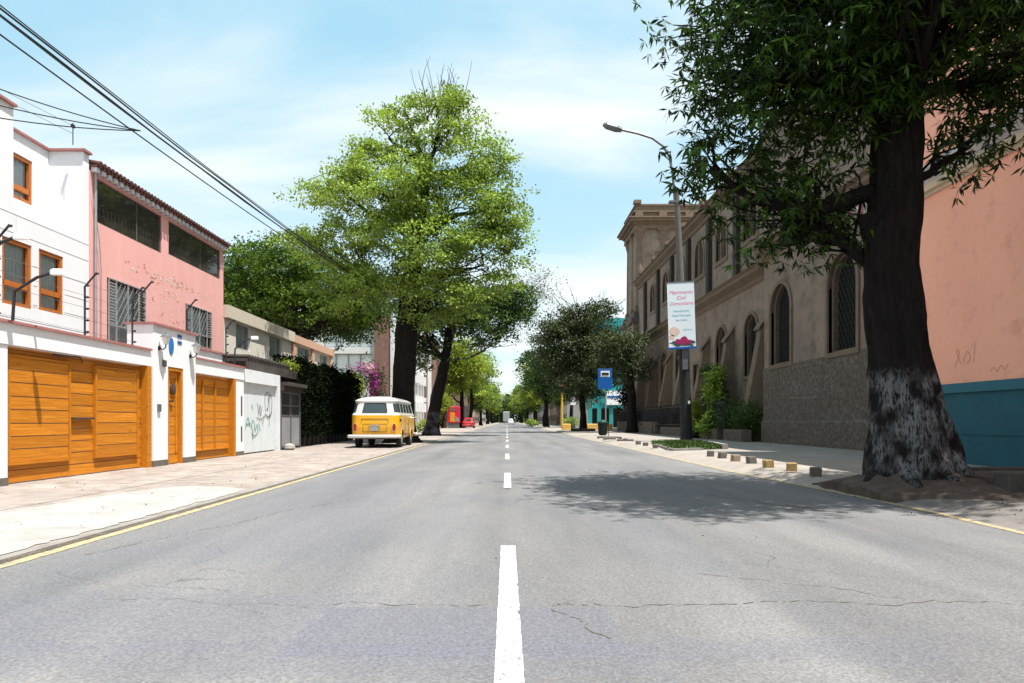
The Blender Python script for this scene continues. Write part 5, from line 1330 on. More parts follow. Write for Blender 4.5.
def wheel(parent, x, y, r, side, w=0.18):
    t = MB().lathe((x - (w if side > 0 else 0), y, r), [(r * .55, 0), (r * .93, 0), (r, .03), (r, w - .03), (r * .93, w), (r * .6, w)], 22, 'x').build('wheel', M['rubber'], parent)
    MB().lathe((x - (0.02 if side > 0 else -0.0) , y, r), [(r * .58, 0), (r * .5, 0.022), (r * .2, .026)] if side > 0 else [(r * .2, -.006), (r * .5, -.004), (r * .58, .02)], 18, 'x').build('hubcap', M['chrome'], t)
VX, VY, VZ = -4.73, 25.0, 0.03
van = thing('camper_van', 'yellow and white vintage camper van parked beside the dark hedge', 'van', (VX, VY, VZ))
VL = [(.36, .80, .08, 4.40, .22), (.5, .85, .03, 4.46, .26), (.75, .865, 0.0, 4.5, .28), (1.18, .86, .015, 4.47, .28), (1.21, .85, .03, 4.44, .28), (1.25, .83, .05, 4.40, .28), (1.64, .755, .15, 4.10, .30), (1.68, .785, .13, 4.12, .30),
      (1.71, .785, .14, 4.11, .30), (1.74, .74, .2, 4.04, .30), (1.81, .62, .38, 3.9, .30), (1.86, .42, .7, 3.6, .3), (1.88, .32, 1.0, 3.2, .3)]
m_ = MB(); shell(m_, VL, [.36, .40, .44, .48, .52, .56, .60, .64, .68, .72, .76, .85, .95, 1.02, 1.10, 1.18], VX, VY, VZ, holes=((.92, .33, .36), (3.35, .33, .36)), cap=False)
body = m_.build('body', M['vanyellow'], van, smooth=True)
m_ = MB(); shell(m_, VL, [1.18, 1.195, 1.21, 1.23, 1.25, 1.3, 1.35, 1.45, 1.55, 1.64, 1.68, 1.71, 1.74, 1.77, 1.81, 1.84, 1.86, 1.88], VX, VY, VZ)
m_.build('roof', M['vanwhite'], van, smooth=True)
MB().box(VX - .72, VX + .72, VY + .2, VY + 4.2, VZ + .30, VZ + .9).build('underbody', M['rubber'], van)
m_ = MB()
for yy in (.92, 3.35):
    for s_ in (-1, 1):
        m_.tube([(VX + s_ * .862, VY + yy + .36 * math.cos(a), VZ + .33 + .36 * math.sin(a)) for a in [math.pi * i / 12 for i in range(13)]], .012, 6)
m_.build('arch_trim', M['vanyellow'], body)
for yy in (.92, 3.35):
    for s_ in (-1, 1): wheel(van, VX + s_ * .84, VY + yy, .325, s_)
# loop index map: rear edge 0..9, corner 10..15, right side 16..55, corner, front ...
rw = glass_patch(VL, 1, 9, 1.28, 1.61, VX, VY, VZ, 'rear_window', M['carglass'], van)
def rimline(k0, k1, z0, z1, par):
    n = len(rrloop(1, 0, 4, .2)); pts = []
    def pt(k, z):
        _, hw, y0, y1, r = interp(VL, z); lo = rrloop(hw + .012, y0 - .012, y1 + .012, r)[k % n]; return (VX + lo[0], VY + lo[1], VZ + z)
    ks = list(range(k0, k1 + 1)); pts = [pt(k, z0) for k in ks] + [pt(k1, z0 + (z1 - z0) * j / 4) for j in range(1, 5)] + [pt(k, z1) for k in ks[::-1][1:]] + [pt(k0, z1 - (z1 - z0) * j / 4) for j in range(1, 5)]
    MB().tube(pts, .012, 5).build('window_trim', M['rubber'], par)
rimline(1, 9, 1.28, 1.61, rw)
for (a, b_) in ((12, 19), (21, 27), (29, 35), (37, 43), (45, 53)):
    glass_patch(VL, a, b_, 1.29, 1.60, VX, VY, VZ, 'side_window', M['carglass'], van)
nL = len(rrloop(1, 0, 4, .2))
for (a, b_) in ((12, 19), (21, 27), (29, 35), (37, 43), (45, 53)):   # left side mirrored
    k0 = (nL - b_ + 10) % nL; glass_patch(VL, k0, k0 + b_ - a, 1.29, 1.60, VX, VY, VZ, 'side_window', M['carglass'], van)
glass_patch(VL, 62, 72, 1.28, 1.61, VX, VY, VZ, 'windscreen', M['carglass'], van)
m_ = MB()
m_.tube([(VX - .92, VY + .35, VZ + .42), (VX - .91, VY - .02, VZ + .42), (VX - .8, VY - .12, VZ + .42), (VX, VY - .15, VZ + .42), (VX + .8, VY - .12, VZ + .42), (VX + .89, VY - .02, VZ + .42), (VX + .88, VY + .35, VZ + .42)], .062, 10)
m_.build('rear_bumper', M['vanwhite'], van, smooth=True)
m_ = MB(); m_.tube([(VX - .93, VY + 4.3, VZ + .42), (VX - .8, VY + 4.6, VZ + .42), (VX + .8, VY + 4.6, VZ + .42), (VX + .93, VY + 4.3, VZ + .42)], .07, 10); m_.build('front_bumper', M['vanwhite'], van, smooth=True)
for s_ in (-1, 1):
    m_ = MB(); pts_ = blob(VX + s_ * .70, VZ + .74, .055, .135, 16, 2, 2.6, 0)
    m_.prism(pts_, lambda u, v, d: (u, d, v), VY + .0, VY + .045 + .05); m_.prism(pts_, lambda u, v, d: (u, d, v), VY - .035, VY + .02)
    tl = m_.build('tail_light', M['redlens'], van)
    MB().prism(blob(VX + s_ * .70, VZ + .74, .066, .15, 16, 2, 2.6, 0), lambda u, v, d: (u, d, v), VY - .02, VY + .09).build('light_rim', M['chrome'], tl)
MB().box(VX - .15, VX + .15, VY - .05, VY - .03, VZ + .62, VZ + .78).build('number_plate', M['plate'], van)
m_ = MB()   # panel gaps of engine lid and tailgate
for (a, b_, c, d) in ((-.48, .48, 1.045, 1.05), (-.42, .42, .86, .866), (-.42, .42, .58, .586)): m_.box(VX + a, VX + b_, VY - .004, VY + .02, VZ + c, VZ + d)
for xx, c, d in ((-.42, .58, .866), (.42, .58, .866), (-.48, .87, 1.05), (.48, .87, 1.05)): m_.box(VX + xx - .003, VX + xx + .003, VY - .0045, VY + .02, VZ + c, VZ + d)
m_.build('panel_gaps', M['rubber'], body)
MB().box(VX - .2, VX + .2, VY - .03, VY + .0, VZ + .80, VZ + .83).build('plate_lamp', M['chrome'], van)
m_ = MB()
for yy in (1.55, 2.45): m_.box(VX + .86, VX + .872, VY + yy, VY + yy + .006, VZ + .45, VZ + 1.06)
for k in range(8): m_.box(VX + .85, VX + .868, VY + .25 + k * .05, VY + .27 + k * .05, VZ + .95, VZ + 1.04)
m_.build('side_seams', M['rubber'], body)
m_ = MB(); m_.box(VX + .86, VX + .885, VY + 2.2, VY + 2.35, VZ + .92, VZ + .95); m_.tube([(VX + .85, VY + 3.9, VZ + 1.1), (VX + 1.05, VY + 3.95, VZ + 1.15)], .01, 5); m_.box(VX + 1.02, VX + 1.14, VY + 3.93, VY + 3.96, VZ + 1.1, VZ + 1.28)
m_.build('mirror', M['chrome'], van)
MB().tube([(VX - .3, VY + .1, VZ + .28), (VX - .3, VY - .1, VZ + .26)], .025, 8).build('exhaust', M['galv'], van)

def car(x, y, z, paint, name, label, cat, L=4.2, hw=.83, H=1.42, flip=False):
    t = thing(name, label, cat, (x, y, z))
    CL = [(.22, hw * .92, .12, L - .12, .3), (.4, hw, .02, L - .02, .35), (.62, hw, 0, L, .38), (.80, hw * .97, .06, L - .15, .4), (.88, hw * .9, .18, L - .35, .4)]
    m = MB(); shell(m, CL, [.22, .28, .34, .40, .46, .52, .58, .64, .70, .76, .80, .84, .88], x, y, z, holes=((.8, .3, .34), (L - .85, .3, .34))); bd = m.build('body', paint, t, smooth=True)
    GL = [(.86, hw * .88, .35, L - 1.15, .3), (1.25, hw * .72, .75, L - 1.8, .3), (H - .06, hw * .68, .85, L - 1.95, .3), (H, hw * .5, 1.1, L - 2.2, .3)]
    m = MB(); shell(m, GL, [.86, .95, 1.05, 1.15, 1.25, H - .06, H - .02, H], x, y, z); m.build('cabin', paint, t, smooth=True)
    glass_patch(GL, 0, 10, .92, 1.24, x, y, z, 'rear_window', M['carglass'], t); glass_patch(GL, 62, 72, .92, 1.24, x, y, z, 'windscreen', M['carglass'], t)
    for a, b_ in ((16, 34), (36, 54), (78, 96), (98, 116)): glass_patch(GL, a, b_, .93, 1.23, x, y, z, 'side_window', M['carglass'], t)
    for yy in (.8, L - .85):
        for s in (-1, 1): wheel(t, x + s * (hw - .01), y + yy, .30, s)
    MB().box(x - hw * .8, x + hw * .8, y + .2, y + L - .2, z + .18, z + .6).build('underbody', M['rubber'], t)
    for s in (-1, 1): MB().cbox(x + s * hw * .75 - .13, x + s * hw * .75 + .13, y - .02, y + .1, z + .62, z + .76, .02).build('tail_light', M['redlens'], t)
    MB().cbox(x - hw * .95, x + hw * .95, y - .06, y + .2, z + .3, z + .5, .04).build('bumper', paint, t)
    MB().box(x - .2, x + .2, y - .08, y - .06, z + .38, z + .48).build('number_plate', M['plate'], t)
    return t
car(-5.3, 95, .03, M['redpaint'], 'parked_car', 'red car parked beside the left pavement trees', 'car')
car(1.0, 185, 0, M['silver'], 'driving_car', 'pale silver car driving far down the road', 'car', H=1.6)
# pale truck far away
tr = thing('delivery_truck', 'tall pale truck at the far end of the road', 'truck', (-0.3, 240, 0))
MB().cbox(-1.4, .9, 240, 246, .9, 4.2, .1).build('cargo_box', M['alu'], tr)
MB().cbox(-1.2, .7, 246.1, 248, .6, 2.8, .2).build('cab', M['silver'], tr)
for s_ in (-1.1, .8):
    for yy in (241.5, 247): wheel(tr, s_ + (.3 if s_ > 0 else -.05), yy, .45, 1 if s_ > 0 else -1)

# ------------------------------------------------------------------ street furniture far
kk = thing('poster_kiosk', 'red advertising kiosk with orange picture under the left trees', 'kiosk', (-7.4, 95, .03))
kx0, kx1 = ptx(447.5, 95), ptx(460, 95)
MB().cbox(kx0, kx1, 95, 95.5, .75, ptz(406.5, 95), .05).build('poster_box', M['posterred'], kk)
MB().box(kx0 + .1, kx1 - .1, 95.05, 95.45, .03, .748).build('base', M['galv'], kk)
MB().box(kx0 + .35, kx0 + 1.0, 94.97, 94.995, .9, 2.2).build('picture', M['orange'], kk)
MB().box(kx0 + .5, kx1 - .45, 94.965, 94.99, 2.35, 2.65).build('caption_bar', M['stub2'], kk)
MB().prism([(kx0 + 1.05, .9), (kx1 - .12, .9), (kx1 - .12, 1.3), (kx0 + 1.1, 1.7)], YF(94.97), 0, .02).build('picture', M['greysheet'], kk)

bs = thing('bus_stop_sign', 'blue bus stop sign on thin pole before teal building', 'sign', (6.1, 43, .1))
SY = 43
MB().tube([(ptx(605.7, SY), SY, .1), (ptx(605.7, SY), SY, ptz(369, SY))], .035, 8).build('pole', M['alu'], bs)
MB().cbox(ptx(597.7, SY), ptx(612, SY), SY - .1, SY - .04, ptz(389, SY), ptz(369, SY), .01).build('sign_panel', M['signblue'], bs)
MB().box(ptx(600.5, SY), ptx(609.5, SY), SY - .108, SY - .1, ptz(377, SY), ptz(371, SY)).build('white_panel', M['signwhite'], bs)
m_ = MB(); m_.cbox(ptx(601.5, SY), ptx(608.5, SY), SY - .115, SY - .109, ptz(375.2, SY), ptz(372.8, SY), .02)
m_.build('bus_symbol', M['black'], bs)
bn = thing('litter_bin', 'dark green litter bin standing in front of the bus stop sign', 'bin', (5.75, 41.5, .1))
bx = ptx(602.7, 41.5)
MB().lathe((bx, 41.5, .15), [(.18, 0), (.26, .1), (.30, .72)], 14).build('bin_body', M['postergreen'], bn)
MB().lathe((bx, 41.5, .87), [(.31, 0), (.30, .08), (.18, .18), (.06, .2)], 14).build('lid', M['bingreen'], bn)
m_ = MB(); m_.tube([(bx + .33, 41.5, .1), (bx + .33, 41.5, 1.05)], .025, 6); m_.build('post', M['black'], bn)
tl = thing('traffic_light', 'yellow traffic light post with red lamp on right side', 'traffic light', (6.8, 88, .1))
TYy = 88; tx = ptx(562, TYy)
MB().tube([(tx, TYy, .1), (tx, TYy, ptz(392, TYy))], .13, 10).build('post', M['trafficyellow'], tl)
hd = MB().cbox(tx - .2, tx + .2, TYy - .35, TYy - .05, ptz(392, TYy), ptz(384.5, TYy) , .04).build('signal_head', M['black'], tl)
mr_, t_ = newmat('red_signal'); e_ = t_.nodes.new('ShaderNodeEmission'); e_.inputs[0].default_value = (1, .04, .02, 1); e_.inputs[1].default_value = 1.0; oo = t_.nodes.new('ShaderNodeOutputMaterial'); t_.links.new(e_.outputs[0], oo.inputs[0])
MB().lathe((tx, TYy - .36, ptz(386.3, TYy)), [(.13, 0), (.13, .01)], 14, 'y').build('red_lamp', mr_, hd)
ps = thing('sign_post', 'thin white post with small sign plates beside the traffic light', 'sign', (8, 80, .1))
sx_ = ptx(573, 80)
MB().tube([(sx_, 80, .1), (sx_, 80, ptz(398, 80))], .05, 8).build('post', M['galv'], ps)
MB().box(sx_ - .3, sx_ + .3, 79.9, 79.94, ptz(405, 80), ptz(402, 80)).build('plate', M['signwhite'], ps)
MB().lathe((sx_, 79.93, ptz(399, 80)), [(.26, 0), (.26, .03)], 14, 'y').build('plate', M['signwhite'], ps)
for (a, b_, lab) in ((562, 571, 'yellow concrete block at the foot of the traffic light'), (587, 597.5, 'yellow concrete block left of the green bin'), (607.5, 612.5, 'yellow concrete block right of the green bin')):
    xa, xb = ptx(a, 70), ptx(b_, 70)
    tag(MB().cbox(xa, xb, 70, 70.5, .1, .72, .06).build('concrete_block', M['blockyellow'], None, org=(xa, 70, .1)), lab, 'block', 'yellow concrete blocks on the corner')
tb_ = thing('teal_building', 'teal glass building seen behind the bus stop sign', 'building', (12, 110, 0))
MB().box(ptx(592, 110), ptx(640, 110), 110, 130, 3.0, ptz(318, 110)).build('glass_front', M['tealglass'], tb_)
m_ = MB()
for z in (5.5, 8.5, 11.5, 14.5): m_.box(ptx(592, 110) - .05, ptx(640, 110), 109.85, 109.98, z, z + .25)
for k in range(7): m_.box(ptx(592, 110) + k * 1.35, ptx(592, 110) + k * 1.35 + .12, 109.9, 109.99, 3, ptz(318, 110))
m_.build('mullion', M['tealprint'], tb_)
MB().box(ptx(606, 110), ptx(621, 110), 109.3, 109.6, ptz(405, 110), ptz(391, 110)).build('sign_panel', M['signwhite'], tb_)
MB().box(ptx(607, 110), ptx(620, 110), 109.25, 109.29, ptz(398, 110), ptz(396, 110)).build('sign_lettering_band', M['signblue'], tb_)
m_ = MB()
for px in (588, 597, 609, 620): m_.box(ptx(px, 110), ptx(px, 110) + .6, 109.6, 110.2, 0, 2.99)
m_.build('column', M['tealglass'], tb_)
MB().box(ptx(592, 110), ptx(640, 110), 114, 115, 0, 2.99).build('ground_floor', M['canopy'], tb_)

# utility pole and cables
up_ = thing('utility_pole', 'pale utility pole beyond the camper van carrying the overhead cables', 'utility pole', (-6.7, 50, 0))
MB().tube([(-6.7, 50, 0), (-6.7, 50, 9.6)], [.17, .11], 12).build('shaft', M['modern'], up_)
MB().box(-7.4, -6.0, 49.9, 50.0, 8.9, 9.0).build('crossarm', M['galv'], up_)
MB().cbox(-6.95, -6.6, 49.6, 49.83, 4.0, 5.2, .03).build('box', M['signwhite'], up_)
MB().lathe((-6.7, 50, 4.6), [(.2, 0), (.2, .12)], 10).build('clamp', M['galv'], up_)
def cable(dx, dz, r, label, dz2=0, seed=0):
    pts = []
    for i in range(29):
        Y = 4 + (50 - 4) * i / 28
        X = -8.23 + .033 * (Y - 4) + dx * (1 - .5 * (Y - 4) / 46)
        s = (Y - 4) / 46
        z = 7.55 + 1.35 * s - 1.05 * 4 * s * (1 - s) * .55 + dz * (1 - .45 * s)
        if seed: z += .012 * math.sin(Y * .9 + seed)
        pts.append((X, Y, z))
    tag(MB().tube(pts, r, 6).build('overhead_cable', M['cable'], None, smooth=True, org=(-8, 4, 7.4)), label, 'cable', 'overhead cables above the left houses')
cable(0, .12, .011, 'topmost overhead cable of the bundle above the left houses', seed=1)
cable(.03, .04, .017, 'thick upper overhead cable of the bundle above the left houses', seed=2)
cable(-.03, -.04, .020, 'thickest overhead cable in the middle of the bundle', seed=3)
cable(.05, -.12, .012, 'lower overhead cable of the bundle above the left houses', seed=5)
cable(.1, -.46, .014, 'single overhead cable hanging well below the main bundle', seed=0)
for k, (z1, zl) in enumerate(((7.9, 'highest thin service cable branching left to the white house'), (7.3, 'middle thin service cable branching left to the white house'), (6.85, 'lowest thin service cable branching left to the white house'))):
    a = Vector((-7.85, 15.0, 7.22)); b_ = Vector((-11.5, 12.2, z1 - .0)); pts = []
    for i in range(13):
        s = i / 12; p = a.lerp(b_, s); p.z -= .35 * 4 * s * (1 - s) * .5; pts.append(p)
    tag(MB().tube(pts, .012, 5).build('service_cable', M['cable'], None, org=(-8, 15, 7)), zl, 'cable', 'service cables branching to white house')

# ------------------------------------------------------------------ trees
# near right tree
def near_extra(tb, rng):
    # knot / sawn stub on the left side of the trunk and surface roots
    tb.tube([(5.25, 9.5, 3.2), (4.95, 9.45, 3.55), (4.84, 9.42, 3.8)], [.22, .17, .13], 10)
    for a, L in ((3.1, .3), (4.0, .35), (4.8, .4), (5.7, .3)):
        pts = [(5.55 + .36 * math.cos(a), 9.5 + .36 * math.sin(a), .5), (5.55 + .56 * math.cos(a), 9.5 + .56 * math.sin(a), .26), (5.55 + (.58 + L * .4) * math.cos(a + .15), 9.5 + (.7 + L * .4) * math.sin(a + .15), .16), (5.55 + (.5 + L) * math.cos(a + .2), 9.5 + (.6 + L) * math.sin(a + .2), .06)]
        tb.tube(pts, [.16, .11, .07, .03], 8)
lobes0 = [(3.75, 9.5, 6.7, 1.5, 2.2, 1.2), (5.4, 9.5, 7.9, 2.2, 2.8, 1.5), (7.7, 8.7, 7.3, 2.0, 2.3, 1.3), (6.95, 9.4, 5.7, .95, 1.1, .7), (3.95, 9.9, 4.15, .85, 1.0, .95),
          (2.85, 9.6, 4.5, .45, .7, .5), (3.25, 9.1, 5.6, .95, 1.2, .8), (4.75, 7.4, 6.2, 1.1, .8, .8), (4.55, 9.6, 5.5, .9, 1.3, .9), (8.4, 10.2, 7.1, 1.2, 1.3, .9), (5.6, 8.2, 6.0, 1.2, .8, .8), (4.45, 10.0, 3.85, .5, .6, .45), (4.6, 9.0, 5.6, .9, .7, .9), (5.2, 8.6, 5.6, .7, .6, .55),
          (4.6, 6.6, 8.3, 1.6, 1.3, .8), (7.2, 6.8, 8.6, 1.8, 1.3, .8), (3.9, 8.8, 8.1, 1.1, 1.2, .7), (6.4, 9.6, 4.9, .55, .6, .45), (5.9, 8.3, 6.9, 1.3, .9, .8)]
make_tree('street_tree', 'huge near tree with thick whitewashed black trunk and drooping glossy leaves', (5.56, 9.5, .05),
          [(5.52, 9.5, .42), (5.42, 9.5, 1.15), (5.31, 9.5, 2.0), (5.18, 9.5, 3.1), (5.25, 9.5, 4.2), (5.29, 9.5, 5.4), (5.4, 9.5, 6.6)],
          lobes0, 4000, 17, .165, .17, M['leaf_dark'], M['bark0'], 21, droop=.75, width=.21, whorl=7, rads=(.60, .54, .44, .355, .335, .30, .27, .2), flare=.16, ridge=.075, limb_r=.12, twig_share=.22, inner=.3, flat=.9, extra=near_extra, n=130)

# big bright tree behind the van
Y1 = 31.5
def L1(px, py, rx, rz, dy=0, ry=None): 
    k = Y1 / 700; return (ptx(px, Y1), Y1 + dy, ptz(py, Y1), rx * k, (ry or rx) * k, rz * k)
lobes1 = [L1(438, 122, 44, 36), L1(385, 138, 38, 28), L1(470, 160, 40, 34, 0), L1(330, 182, 36, 28, 0), L1(385, 195, 60, 38, -1), L1(445, 205, 62, 42, 0), L1(498, 208, 36, 36, 0), L1(345, 235, 42, 34, .5),
          L1(415, 255, 62, 40, -1), L1(480, 262, 50, 40, .5), L1(350, 285, 46, 30, .5), L1(430, 295, 55, 26, 0), L1(398, 100, 22, 14, 1), L1(300, 235, 26, 20, 1)]
def bare_twigs(tb, rng):
    for i in range(26):
        a = (ptx(rng.uniform(425, 462), Y1), Y1 + rng.uniform(-.8, .8), ptz(118, Y1)); b_ = (a[0] + rng.normal() * .45, a[1], ptz(rng.uniform(62, 92), Y1))
        tb.tube(limb_path(a, b_, rng, 4, .06, 0), [.024, .019, .014, .01, .006], 4)
tx1 = ptx(404, Y1)
make_tree('street_tree', 'tallest bright green tree with thick black trunk right behind the yellow van', (tx1 - .05, Y1, 0),
          [(tx1 - .05, Y1, 1.2), (tx1, Y1, 3), (tx1 + .1, Y1, 5), (tx1 + .25, Y1, 7), (tx1 + .7, Y1, 9.5), (tx1 + 1.1, Y1, 12)],
          [(a + .15, b, c, d * .97, e * .97, f * .95) for a, b, c, d, e, f in lobes1], 350, 24, .155, .19, M['leaf_lime'], M['bark1'], 33, width=.55, rads=(.66, .52, .48, .48, .42, .26, .14), limb_r=.17, twig_share=.4, inner=.5, flat=.5, extra=bare_twigs, tuft=9, tr=.38)
# second tree, black foot with grey paint
Y2 = 46.7; t2 = ptx(432, Y2)
def L2(Y, px, py, rx, rz, dy=0): k = Y / 700; return (ptx(px, Y), Y + dy, ptz(py, Y), rx * k, rx * k, rz * k)
make_tree('street_tree', 'dark tree leaning right with grey painted foot beyond the van', (t2, Y2, 0), [(t2 + .1, Y2, 1.3), (t2 + .45, Y2, 3), (ptx(445, Y2), Y2, 5), (ptx(450, Y2), Y2, 7.5)],
          [L2(Y2, 450, 300, 45, 28), L2(Y2, 480, 318, 40, 26), L2(Y2, 425, 325, 28, 24), L2(Y2, 425, 350, 14, 16), L2(Y2, 510, 300, 26, 22)], 170, 14, .24, .20, M['leaf_mid'], M['bark2'], 35, width=.5, rads=(.52, .40, .38, .32, .2), limb_r=.18, flare=.4, tuft=9, tr=.5)
# greyish sparse tree above the road
Y3 = 58
make_tree('street_tree', 'sparse grey leafed tree seen right of the tallest bright tree', (-6.2, Y3, 0), [(-6.0, Y3, 3), (-5.2, Y3, 6), (-4.0, Y3, 10)],
          [L2(Y3, 520, 300, 34, 26), L2(Y3, 545, 285, 22, 18), L2(Y3, 500, 325, 34, 20), L2(Y3, 470, 310, 30, 22)], 260, 10, .26, .55, M['leaf_grey'], M['twig'], 36, width=.35, rads=(.4, .33, .28, .2), limb_r=.10, twig_share=.9)
# left background trees
Y4 = 48
make_tree('garden_tree', 'broad green tree rising behind the beige and peach houses', (-15, Y4, 0), [(-15, Y4, 3), (-14.8, Y4, 6), (-14.6, Y4, 9)],
          [L2(Y4, 265, 268, 38, 34), L2(Y4, 300, 262, 40, 30), L2(Y4, 335, 285, 40, 34), L2(Y4, 285, 300, 50, 26), L2(Y4, 340, 310, 34, 18), L2(Y4, 375, 300, 30, 26)], 300, 14, .24, .2, M['leaf_green'], M['bark1'], 41, tuft=9, tr=.55, width=.5, rads=(.5, .42, .35, .25), limb_r=.2)
make_tree('garden_tree', 'dark green tree just right of the pink house roof', (-19, 50, 0), [(-19, 50, 3), (-19, 50, 6), (-18.8, 50, 9)],
          [L2(50, 238, 270, 24, 26), L2(50, 248, 300, 30, 28), L2(50, 225, 295, 26, 28), L2(50, 300, 318, 40, 22), L2(50, 345, 325, 30, 14)], 200, 14, .24, .2, M['leaf_mid'], M['bark1'], 42, tuft=8, tr=.5, width=.5, rads=(.5, .42, .35, .25), limb_r=.2)
# dark tree on the right behind the bus stop
Y5 = 61; t5 = ptx(583, Y5)
make_tree('street_tree', 'dark round tree in a black kerb planter left of the bus stop sign', (t5, Y5, .1), [(t5, Y5, 1.5), (t5 - .1, Y5, 3.0), (t5, Y5, 5.5), (t5, Y5, 8)],
          [L2(Y5, 580, 335, 42, 26), L2(Y5, 560, 352, 30, 26), L2(Y5, 600, 352, 30, 26), L2(Y5, 580, 372, 44, 22), L2(Y5, 590, 315, 30, 18), L2(Y5, 565, 325, 22, 18)], 330, 14, .26, .25, M['leaf_olive'], M['bark1'], 51, tuft=8, tr=.5, width=.42, rads=(.34, .26, .24, .2, .14), limb_r=.13,
          extra=lambda tb, rng: [tb.tube(limb_path((t5 + rng.uniform(-2, 2), Y5, 9.5), (t5 + rng.uniform(-3.5, 3.8), Y5, rng.uniform(11.2, 13)), rng, 4, .08, 0), [.05, .04, .03, .02, .012], 4) for _ in range(14)])
tag(MB().cbox(t5 - 1.1, t5 + 1.0, Y5 - .7, Y5 - .3, .1, .35, .04).build('tree_planter', M['slab'], None, org=(t5, Y5, .1)), 'low black planter kerb at the foot of the dark round tree', 'planter')
Y6 = 54; t6 = ptx(632, Y6)
make_tree('street_tree', 'olive leafed tree with slim black trunk at the church tower foot', (t6, Y6, .1), [(t6, Y6, 1.5), (t6 - .05, Y6, 3.2), (t6 - .2, Y6, 5.5)],
          [L2(Y6, 625, 345, 22, 16), L2(Y6, 612, 362, 22, 16), L2(Y6, 636, 365, 18, 16), L2(Y6, 606, 345, 16, 12)], 300, 20, .26, .36, M['leaf_olive'], M['bark1'], 52, width=.4, rads=(.42, .34, .3, .18), limb_r=.1)
# near-black foliage put in for the tree shade over the church tower foot
make_tree('garden_tree', 'near-black foliage standing in for tree shade at the church tower foot', (12.8, 70, .1), [(12.8, 70, 1.2), (12.8, 70, 2.6), (12.9, 70, 5)],
          [(12.8, 70, 3.2, 1.4, 2.2, 2.4), (13.0, 71, 6, 1.3, 2.0, 2.2), (13.2, 67.5, 4, 1.2, 2, 2.5)], 300, 24, .3, .42, M['leaf_hedge'], M['bark1'], 53, width=.5, rads=(.3, .25, .2, .1), limb_r=.1)
# rows of far street trees: three sources, copied
def far_tree(name, lab, seed, lm, tall, x0=0, y0=0):
    rng = np.random.default_rng(seed); q = random.Random(seed)
    lb = [(x0 + q.uniform(-2.2, 2.2), y0 + q.uniform(-2, 2), tall * q.uniform(.45, .85), q.uniform(1.6, 2.6), q.uniform(1.6, 2.6), q.uniform(1.3, 2.1)) for _ in range(9)] + [(x0, y0, tall * .9, 1.4, 1.4, 1.2)]
    return make_tree(name, lab, (x0, y0, 0), [(x0 + q.uniform(-.2, .2), y0, 1.4), (x0 + q.uniform(-.5, .5), y0, 3), (x0, y0, tall * .6)], lb, 130, 12, .34, .3, lm, M['bark1'], seed, rads=(.38, .27, .24, .14), limb_r=.12, twig_share=.3, tuft=7, tr=.6, width=.5, group='street trees along both far pavements', n=12)
far = [(-6.4, 99, 'A', 1.15), (-5.9, 114, 'C', 1.1), (-6.6, 128, 'A', 1.0), (-5.6, 150, 'B', .9), (-6.6, 176, 'A', 1.05), (-5.8, 205, 'C', 1), (-6.5, 240, 'A', 1.1), (-6, 285, 'B', 1.1), (-6.2, 335, 'A', 1.2),
       (6.0, 106, 'B', 1.15), (8.9, 96, 'B', 1.0), (6.8, 126, 'D', 1.1), (6.2, 150, 'A', 1.1), (6.8, 176, 'B', 1), (6.1, 206, 'D', 1.05), (6.9, 242, 'B', 1.1), (6.2, 285, 'A', 1.15), (6.4, 335, 'B', 1.2),
       (-13, 108, 'A', .9), (-15, 135, 'B', 1.1), (13, 150, 'B', 1.15), (-14, 190, 'A', 1.2), (14, 200, 'B', 1.2), (-3.5, 380, 'B', 1.3), (3.6, 382, 'A', 1.3), (0.3, 410, 'B', 1.1), (-9, 390, 'A', 1.4), (10, 390, 'B', 1.4)]
src = {'A': ('leaf_yellow', 12, 61), 'B': ('leaf_mid', 11.5, 62), 'C': ('leaf_lime', 11, 63), 'D': ('leaf_yellow', 12.5, 64)}
word = {'A': 'yellow-green', 'B': 'dark green', 'C': 'bright green', 'D': 'pale lime'}
proto = {}
cnt = {}
ordn = ['nearest', 'second nearest', 'third nearest', 'fourth nearest', 'fifth nearest', 'sixth nearest', 'seventh nearest', 'eighth nearest', 'ninth nearest', 'tenth nearest']
far_sorted = sorted(far, key=lambda f: f[1])
for (x, y_, k, s_) in far_sorted:
    side = 'left' if x < -4.5 else ('right' if x > 4.5 else 'middle')
    if abs(x) > 8: side += ' outer'
    key = (k, side); cnt[key] = cnt.get(key, 0) + 1
    lab = '%s %s street tree on the %s side of the far avenue' % (ordn[cnt[key] - 1], word[k], side) if side != 'middle' else '%s tree closing the far end of the avenue' % word[k]
    if k not in proto:
        proto[k] = far_tree('avenue_tree', lab, src[k][2], M[src[k][0]], src[k][1]); o = proto[k]
    else: o = copy_tree(proto[k]); o['label'] = lab
    o.location = (x, y_, 0); o.rotation_euler = (0, 0, (x * 3 + y_) % 6.28); o.scale = (s_, s_, s_)

